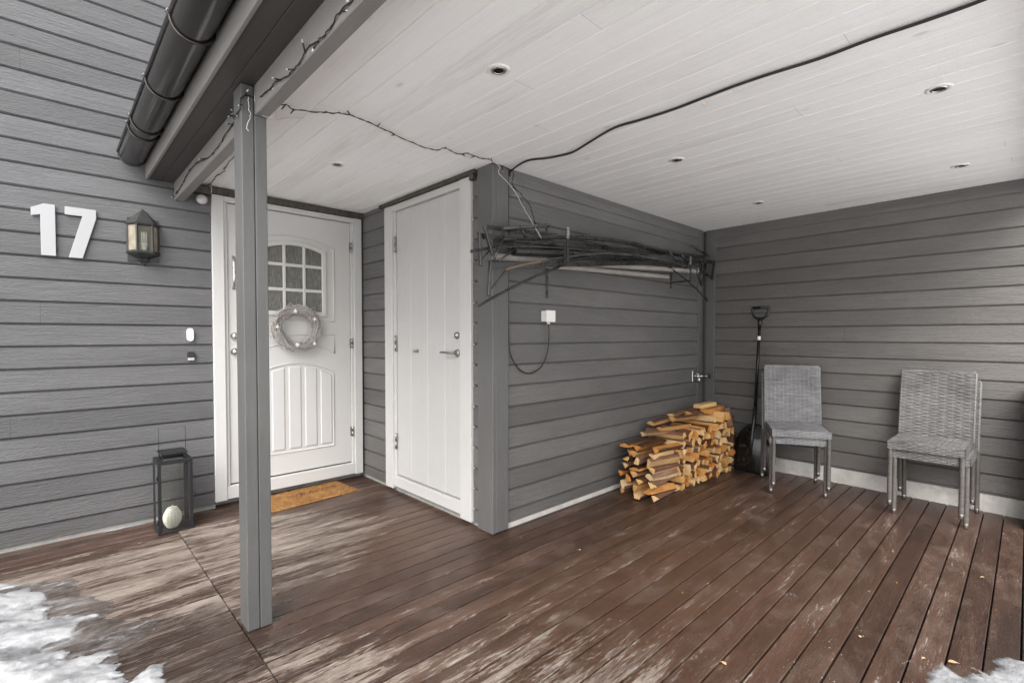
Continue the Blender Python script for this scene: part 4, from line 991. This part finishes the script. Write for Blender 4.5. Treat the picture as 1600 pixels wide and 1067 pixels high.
# loose bark-faced logs lying on top
tops = [(3.56, 2.05, .455, 1.35, 'bark covered log lying slanted on top near the left end'), (3.72, 1.99, .485, 1.2, 'dark bark log on top, second from the left end'), (3.80, 2.15, .515, 1.5, 'bark log on top against the wall, in the middle'),
        (3.95, 2.02, .535, 1.4, 'reddish bark log on top of the middle of the woodpile'), (4.08, 2.14, .545, 1.65, 'split log on top behind the reddish bark log'), (4.22, 2.03, .545, 1.5, 'flat bark log on top right of the middle')]
for x, y, z_, rz, lb in tops:
    o = put_log(q.choice(logs_up), (x, y, z_), (q.uniform(-.05, .05), q.uniform(-.15, .15), rz), lb); o.scale = (1.2, .9, .65)
def beam_log(loc, rz, sx, sz, L_, label, bark=False):
    m = MB(); p = [(-sx, -sz), (sx, -sz*.9), (sx*.9, sz), (-sx*.85, sz*.9)]
    m.prism(p, 'y', -L_/2, L_/2); 
    o = m.build('firewood_log', [M['bark'] if bark else M['wood']], None, .003); o.location = loc; o.rotation_euler = (0, 0, rz)
    return tag(o, label, 'firewood', 'split firewood logs stacked against the storage wall')
beam_log((4.42, 1.99, .563), math.pi/2 + .03, .045, .022, .36, 'orange squared log under the topmost pale log')
beam_log((4.40, 2.08, .566), math.pi/2 - .02, .045, .023, .34, 'dark bark squared log behind the orange squared log', True)
beam_log((4.36, 2.03, .607), math.pi/2 - .02, .04, .018, .30, 'topmost pale squared log of the woodpile')
o = beam_log((4.49, 1.87, .50), 0, .018, .02, .17, 'short weathered log leaning upright at the right front top', True); o.rotation_euler = (1.35, .1, .1)
o = beam_log((4.597, 1.90, .27), 0, .016, .03, .46, 'tall bark slab standing at the right end of the woodpile', True); o.rotation_euler = (math.pi/2-.02, 0, .1)

# ------------------------------------------------------------------ snow shovel
sh = thing('snow_shovel', 'black plastic snow shovel with a D grip leaning in the corner', 'shovel', (4.615, 1.700, .002), 0); local(sh)
sh.rotation_euler = (0, R(4.6), R(-4))
# local: blade width along y, height z, front faces -x
m = MB(); N1, N2 = 20, 22; vs = []
def hw_(v): return .178 + .012*(1-v/.35) if v < .35 else .178*math.sqrt(max(0, 1 - ((v-.35)/.655)**2.3))*1.0
for side in (0, 1):
    for j in range(N2+1):
        v = j/N2; hh = max(.012, hw_(v))
        for i in range(N1+1):
            u = -1 + 2*i/N1; y = u*hh; z_ = v*.44
            d = -.055*(1-u*u)*math.sin(math.pi*min(1, .15+v*.75)) + .012*math.exp(-((abs(u)-.45)/.12)**2)*(1-v) - .012*math.exp(-(u/.12)**2)*v
            vs.append((d - (.012 if side == 0 else .008) + .03*v*v, y, z_))
K = (N1+1)*(N2+1); fs = []
for s in (0, 1):
    for j in range(N2):
        for i in range(N1): b = s*K + j*(N1+1)+i; fs.append((b, b+1, b+N1+2, b+N1+1))
for j in range(N2):
    for i in (0, N1): b = j*(N1+1)+i; fs.append((b, b+N1+1, K+b+N1+1, K+b))
for i in range(N1):
    for j in (0, N2): b = j*(N1+1)+i; fs.append((b, b+1, K+b+1, K+b))
m.add(vs, fs, 0, True)
blade = m.build('blade', plain('glossy_black_blade', (.010, .010, .010), .17, 0, .2, 5, .08), sh)
m = MB()
for i in range(5): m.lathe([(0, .0), (.004, .0), (.005, .002)], M=Matrix.Translation((-.022, -.17+.085*i, .012)) @ Matrix.Rotation(-math.pi/2, 4, 'Y'), n=8)
m.lathe([(0, .0), (.005, .0), (.006, .002)], M=Matrix.Translation((-.025, 0, .40)) @ Matrix.Rotation(-math.pi/2, 4, 'Y'), n=8)
m.build('rivet', M['chrome'], blade)
m = MB(); m.tube([(-.065, 0, .16), (-.055, 0, .30), (-.03, 0, .45), (-.012, 0, .60)], [.012, .018, .019, .018], 12); m.build('socket', M['black_plastic'], sh)
m = MB(); m.tube([(-.014, 0, .58), (-.008, 0, 1.34)], .0135, 12); shaft = m.build('shaft', plain('black_lacquered_shaft', (.02, .02, .021), .2, .5, .2, 8, .05), sh)
m = MB(); m.tube([(-.0095, 0, 1.20), (-.0085, 0, 1.235)], .0142, 12); m.build('sticker', M['white_plastic'], shaft)
m = MB(); m.tube([(-.008, 0, 1.32), (-.008, 0, 1.40)], [.016, .022], 12)
gp = [(-.008, -.068, 1.495), (-.008, -.070, 1.455), (-.008, -.055, 1.42), (-.008, -.025, 1.398), (-.008, .025, 1.398), (-.008, .055, 1.42), (-.008, .070, 1.455), (-.008, .068, 1.495)]
m.tube(smooth(gp, 4), .0115, 8); m.tube([(-.008, -.072, 1.497), (-.008, .072, 1.497)], .0135, 10)
m.build('grip', M['black_plastic'], sh)

# ------------------------------------------------------------------ wicker chairs
def wick_mat(name, c1, c2):
    t = NT(name); p = t.obj(); n = t.noise(t.scale(p, (14, 14, 120)), 1, 4, .6); b = t.noise(p, 7, 3)
    k = t.math('ADD', t.math('MULTIPLY', n, .6), t.math('MULTIPLY', b, .4))
    return t.out(t.ramp(k, [(.35, c1), (.65, c2)]), .45, t.bump(n, .3, .002), spec=.45)
M['wick'] = wick_mat('grey_wicker_strand', (.075, .073, .071), (.20, .197, .194)); M['wick_dark'] = wick_mat('wicker_core', (.04, .037, .035), (.08, .074, .07)); M['wick_leg'] = wick_mat('wicker_leg_wrap', (.06, .054, .049), (.125, .115, .106))
def weave(m, fn, W_, H_, ns, pitch_, amp, seed, wfrac=.86):
    """strands run along u (0..W), stacked along v (0..H); fn(u,v,d)->point"""
    q = random.Random(seed); nr = int(round(H_/pitch_)); pv = H_/nr; st_ = W_/ns
    for k in range(nr):
        v = (k+.5)*pv; hw = pv*.5*wfrac; jit = q.uniform(-.0007, .0007); ph = k % 2
        pts = []
        for j in range(ns*2+1):
            u = j*st_/2; d = amp*math.cos(math.pi*(j/2 + ph)) ; pts.append((u, d + q.uniform(-.0006, .0006)))
        vs = []
        for u, d in pts:
            vs += [fn(u, v-hw+jit, d-.0012), fn(u, v+jit, d+.0008), fn(u, v+hw+jit, d-.0012)]
        n = len(pts); m.add(vs, [(3*i+a, 3*i+3+a, 3*i+4+a, 3*i+1+a) for i in range(n-1) for a in (0, 1)], 0, False)
    for j in range(ns):          # upright stakes
        u = (j+.5)*st_
        vs = []; K_ = 14
        for i in range(K_+1):
            v = H_*i/K_; vs += [fn(u-.0035, v, .0), fn(u+.0035, v, .0)]
        m.add(vs, [(2*i, 2*i+1, 2*i+3, 2*i+2) for i in range(K_)], 0, False)
def wrapped(m, a, b, r, pitch_=.007, n=10, mi=0):
    a = Vector(a); b = Vector(b); L_ = (b-a).length; K_ = int(L_/pitch_)*2
    pts = [a + (b-a)*(i/K_) for i in range(K_+1)]; rr = [r*(1.0 if i % 2 else .90) for i in range(K_+1)]
    m.tube(pts, rr, n, mi)
SW, SD, SH, BT = .200, .205, .452, .925
def back_fn(u, v, d):
    # u across, v up; slight lean and curve
    y = .205 + .012 + .075*(max(v, 0)/.46)**1.3 + .012*((u-.205)/.205)**2*-1
    return (u-.205, y - .012 - d, SH - .02 + v)
M['wick2'] = wick_mat('pale_wicker_strand', (.105, .105, .107), (.26, .26, .264))
def make_chair(label, rows_pitch, ns, seed, wk='wick'):
    t = thing('wicker_chair', label, 'chair', (0, 0, 0), group='grey wicker chairs stacked in pairs along the side wall'); local(t)
    m = MB(); weave(m, back_fn, .41, .485, ns, rows_pitch, .0036, seed)
    bk = m.build('backrest', [M[wk]], t, fixn=False)
    m = MB(); vs = []; NU = 12
    for i in range(11):
        for d in (-.005, -.018):
            for k in range(NU+1): vs.append(back_fn(.004 + .402*k/NU, .48*i/10, d))
    W2 = 2*(NU+1)
    m.add(vs, [(W2*i+h_*(NU+1)+k, W2*i+h_*(NU+1)+k+1, W2*(i+1)+h_*(NU+1)+k+1, W2*(i+1)+h_*(NU+1)+k) for i in range(10) for h_ in (0, 1) for k in range(NU)])
    m.build('backrest_core', M['wick_dark'], bk)
    m = MB()
    for s in (0, .41): wrapped_pts = [Vector(back_fn(s, .48*i/80, -.010)) for i in range(81)]; m.tube(wrapped_pts, [.0095 if i % 2 else .0082 for i in range(81)], 8)
    wp = [Vector(back_fn(.41*i/80, .487, -.010)) for i in range(81)]; m.tube(wp, [.0085 if i % 2 else .0072 for i in range(81)], 8)
    m.build('backrest_rim', M[wk], bk)
    m = MB(); weave(m, lambda u, v, d: (u-SW, -SD-.004+v, SH-.001+d*.8 - .004*((u-SW)/SW)**4), 2*SW, .41, 14, .0105, .0026, seed+1)
    seat = m.build('seat', [M[wk]], t, fixn=False)
    m = MB(); m.box(-SW+.004, -SD+.004, SH-.050, SW-.004, SD-.004, SH-.006); m.build('seat_core', M['wick_dark'], seat, .006)
    m = MB()
    weave(m, lambda u, v, d: (u-SW, -SD-.002-d, SH-.056+v), 2*SW, .055, 14, .0105, .0022, seed+2)
    for s in (-1, 1): weave(m, lambda u, v, d, s=s: (s*(SW+.001+d), u-SD, SH-.056+v), 2*SD, .055, 14, .0105, .0022, seed+3+s)
    m.build('apron', M[wk], seat, fixn=False)
    for s in (-1, 1):
        m = MB(); wrapped(m, (s*.186, -SD+.016, .030), (s*.186, -SD+.016, SH-.045), .0150); lg = m.build('leg', M['wick_leg'], t)
        m = MB(); m.lathe([(.011, .002), (.0145, .004), (.0152, .03), (.0135, .036)], (s*.186, -SD+.016, 0), 14); m.build('foot', M['chrome'], lg)
        m = MB(); m.lathe([(0, 0), (.0115, 0), (.012, .003)], (s*.186, -SD+.016, 0), 12); m.build('glide', M['rubber'], lg)
        m = MB(); pts = [Vector((s*.202, .245, .030)), Vector((s*.202, .232, .25)), Vector((s*.202, .219, SH-.02))]
        pp = []
        for i in range(121): u = i/120*2; k = min(1, int(u)); pp.append(pts[k].lerp(pts[k+1], u-k))
        m.tube(pp, [.015 if i % 2 else .0135 for i in range(121)], 10); lg = m.build('leg', M['wick_leg'], t)
        m = MB(); m.lathe([(.011, .002), (.0145, .004), (.0152, .03), (.0135, .036)], (s*.202, .245, 0), 14); m.build('foot', M['chrome'], lg)
        m = MB(); m.lathe([(0, 0), (.0115, 0), (.012, .003)], (s*.202, .245, 0), 12); m.build('glide', M['rubber'], lg)
    return t
c1 = make_chair('upper chair of the left wicker pair, beside the snow shovel', .0098, 13, 1, 'wick2')
c2 = make_chair('upper chair of the right wicker pair, with the coarser darker weave', .0122, 9, 5)
TH1, TH2 = R(-64.5), R(-91.5)
P1, P2 = (4.385, 1.300), (4.462, .440)
def place(c, P, th, lx, ly, z_):
    c.location = (P[0] + lx*math.cos(th) - ly*math.sin(th), P[1] + lx*math.sin(th) + ly*math.cos(th), z_); c.rotation_euler = (0, 0, th)
# local +x is the right hand of the viewer's side; facing -y
lower1 = copy_tree(c1); lower1['label'] = 'lower chair of the left wicker pair, its seat hidden under the upper one'
lower2 = copy_tree(c2); lower2['label'] = 'lower chair of the right wicker pair, standing on the deck near the frame edge'
place(lower1, P1, TH1, 0, 0, 0); place(c1, P1, TH1, .014, -.026, .060)
place(lower2, P2, TH2, 0, 0, 0); place(c2, P2, TH2, -.022, -.022, .060)

# ------------------------------------------------------------------ dark bin at the far right edge
bn = thing('storage_bin', 'dark brown bin at the far right edge against the side wall', 'bin', (4.62, -.22, 0)); local(bn)
bm_ = plain('dark_brown_bin', (.035, .022, .016), .5, 0, .2, 14, .2)
m = MB(); m.box(-.11, -.20, .004, .12, .22, .86); m.build('body', bm_, bn, .006); m = MB(); m.box(-.125, -.215, .8605, .13, .232, .90); m.build('lid', bm_, bn, .008)

# ------------------------------------------------------------------ snow patches and slush on the deck
def vnoise(xs, ys, seed):
    r = np.random.RandomState(seed); out = np.zeros_like(xs); amp, fr = 1.0, 1.0
    for o_ in range(5):
        g = r.rand(64, 64); u = xs*fr; v = ys*fr; iu = np.floor(u).astype(int); iv = np.floor(v).astype(int); fu = u-iu; fv = v-iv
        fu = fu*fu*(3-2*fu); fv = fv*fv*(3-2*fv)
        G = lambda a, b: g[a % 64, b % 64]
        out += amp*((G(iu, iv)*(1-fu)+G(iu+1, iv)*fu)*(1-fv)+(G(iu, iv+1)*(1-fu)+G(iu+1, iv+1)*fu)*fv - .5)
        amp *= .55; fr *= 2.1
    return out
def patch(name, poly, h, mat_, seed, edge=.05, rough=.05, step=.012, nsc=7.0, base=.001, holes=.0, zadd=0.0):
    P = np.array(poly); x0, y0 = P.min(0)-.08; x1, y1 = P.max(0)+.08
    nx, ny = int((x1-x0)/step)+1, int((y1-y0)/step)+1
    X, Y = np.meshgrid(x0+np.arange(nx)*step, y0+np.arange(ny)*step, indexing='ij')
    inside = np.zeros(X.shape, bool); dist = np.full(X.shape, 9.0); n = len(P)
    for i in range(n):
        a, b = P[i], P[(i+1) % n]
        c = ((a[1] > Y) != (b[1] > Y)); xi = (b[0]-a[0])*(Y-a[1])/((b[1]-a[1]) if abs(b[1]-a[1]) > 1e-9 else 1e-9)+a[0]
        inside ^= c & (X < xi)
        d = b-a; t_ = np.clip(((X-a[0])*d[0]+(Y-a[1])*d[1])/(d@d+1e-12), 0, 1)
        dist = np.minimum(dist, np.hypot(X-a[0]-t_*d[0], Y-a[1]-t_*d[1]))
    s = np.where(inside, dist, -dist) + vnoise(X*nsc+31, Y*nsc*1.6+17, seed)*rough
    nz = vnoise(X*6+5, Y*9+9, seed+1); s2 = s - holes*np.maximum(0, vnoise(X*5, Y*8, seed+2)-.12)
    Hh = h*np.clip(s2/edge, 0, 1)**.9*(1 + 1.1*nz)
    ok = s2 > 0; m = MB(); idx = -np.ones(X.shape, int); vs = []; fs = []
    for i in range(nx-1):
        for j in range(ny-1):
            if ok[i:i+2, j:j+2].sum() >= 3:
                f = []
                for (a, b) in ((i, j), (i+1, j), (i+1, j+1), (i, j+1)):
                    if idx[a, b] < 0: idx[a, b] = len(vs); vs.append((X[a, b], Y[a, b], zadd + (base + max(0, Hh[a, b]) if ok[a, b] else base)))
                    f.append(idx[a, b])
                fs.append(tuple(int(k) for k in f))
    m.add(vs, fs, 0, True); return tag(m.build(name, mat_, fixn=False), kind='stuff')
def fp_(pts): return [tuple(at(x, y, 2, 0))[:2] for x, y in pts]
Zm = lambda pts: [(x/3.2, 780+y/3.2) for x, y in pts]
patch('slush', fp_(Zm([(-300, 450), (0, 430), (240, 405), (385, 398), (370, 455), (480, 505), (610, 488), (600, 530), (545, 590), (640, 612), (815, 628), (740, 700), (620, 745), (600, 800), (630, 918), (560, 1100), (-300, 1100)])), .004, M['ice'], 3, .03, .05, .012, 7, .0015)
patch('snow', fp_(Zm([(-500, 500), (0, 424), (230, 408), (262, 450), (345, 505), (440, 560), (555, 532), (545, 590), (430, 622), (395, 660), (420, 722), (560, 716), (622, 805), (630, 930), (600, 1300), (-500, 1300)])), .034, M['snow'], 5, .26, .05, .006, 3.2, .0015, .40)
patch('snow', fp_(Zm([(640, 925), (700, 850), (745, 826), (830, 815), (850, 880), (855, 1000), (640, 1000)])), .020, M['snow'], 9, .10, .03, .006, 5, .002, .1)
Zr = lambda pts: [(1440+x/10, 980+y/10) for x, y in pts]
patch('snow', fp_(Zr([(100, 700), (330, 570), (440, 660), (640, 790), (760, 600), (960, 650), (1250, 640), (1100, 520), (1350, 470), (1600, 540), (2300, 500), (2600, 1500), (0, 1500)])), .016, M['snow'], 13, .08, .022, .004, 9, .002, .14)
patch('snow', [(-.5, HY-.075), (.30, HY-.03), (.46, HY-.015), (.46, HY+.008), (-.5, HY+.008)][1:4] + [(.30, HY+.008), (.18, HY-.02)], .008, M['snow'], 21, .02, .01, .005, 20, .002)
# crumbs of snow and wood chips scattered over the boards
q = random.Random(5); m = MB()
def crumb(m, x, y, r, fl=.4):
    n = 5; a0 = q.uniform(0, 6.28); z0 = .0005
    vs = [(x + r*q.uniform(.6, 1.2)*math.cos(a0+2*math.pi*k/n), y + r*q.uniform(.6, 1.2)*math.sin(a0+2*math.pi*k/n), z0) for k in range(n)] + [(x, y, z0 + r*fl)]
    m.add(vs, [(k, (k+1) % n, n) for k in range(n)])
for i in range(700):
    x, y = q.uniform(.8, 4.6), q.uniform(.1, 3.6)
    if y > PY and x > 1.95: continue
    crumb(m, x, y, q.uniform(.0008, .0024), .2)
for cx_, cy_, nn, sp in ((2.55, .75, 30, .05), (2.35, .62, 14, .03), (2.2, .50, 20, .03), (2.45, .48, 14, .03), (2.05, .6, 12, .03), (1.98, .47, 25, .035), (1.85, .95, 10, .05), (2.2, .28, 16, .03), (2.35, .3, 10, .02)):
    for i in range(nn//2): crumb(m, cx_ + q.gauss(0, sp), cy_ + q.gauss(0, sp*.5), q.uniform(.001, .0034), .15)
tag(m.build('snow_crumbs', M['crumb'], fixn=False), kind='stuff')
m = MB()
for i in range(130):
    x, y = q.gauss(3.2, .8), q.gauss(1.6, .6)
    if y > PY-.03 or x > 4.5 or y < .2: continue
    crumb(m, x, y, q.uniform(.002, .005), .3)
tag(m.build('wood_chips', M['wood'], fixn=False), kind='stuff')

# fallen leaves
lm = plain('dry_leaf', (.50, .30, .19), .7, 0, .25, 40, .3); lm2 = plain('pale_dry_leaf', (.55, .36, .18), .7, 0, .25, 40, .3)
def leaf(px, py, L_, a, label, mt_=lm):
    p = at(px, py, 2, 0); m = MB(); n = 8; vs = []
    for i in range(n+1):
        u = i/n; w_ = .30*math.sin(math.pi*u**.8)*L_ + .0008
        for s in (-1, 0, 1): vs.append((L_*(u-.5), s*w_, .004 + .10*L_*(abs(s)) + .14*L_*math.sin(math.pi*u)*.5))
    m.add(vs, [(3*i+b, 3*i+3+b, 3*i+4+b, 3*i+1+b) for i in range(n) for b in (0, 1)], 0, True)
    m.tube([(L_*.48, 0, .004), (L_*.75, .004, .003)], .0008, 4)
    o = m.build('fallen_leaf', mt_, None, fixn=False); o.location = (p.x, p.y, .001); o.rotation_euler = (0, 0, a); tag(o, label, 'leaf', 'dry leaves on the deck')
leaf(1489, 1037, .030, -1.0, 'curled pink brown leaf at the edge of the snow patch')
leaf(1131, 1038, .022, 1.2, 'small orange leaf on the dark boards near the bottom of the photo', lm2)
leaf(1344, 996, .016, .3, 'tiny pale leaf on a board left of the snow patch', lm2)
leaf(1535, 903, .018, 2.3, 'tiny brown leaf below the right pair of chairs', lm2)
leaf(906, 860, .018, .4, 'small pale chip like leaf in front of the storage wall', lm2)
leaf(1443, 1030, .016, 2.6, 'tiny orange leaf left of the curled pink brown leaf', lm2)

for o in bpy.data.objects:
    if '_local' in o: del o['_local']
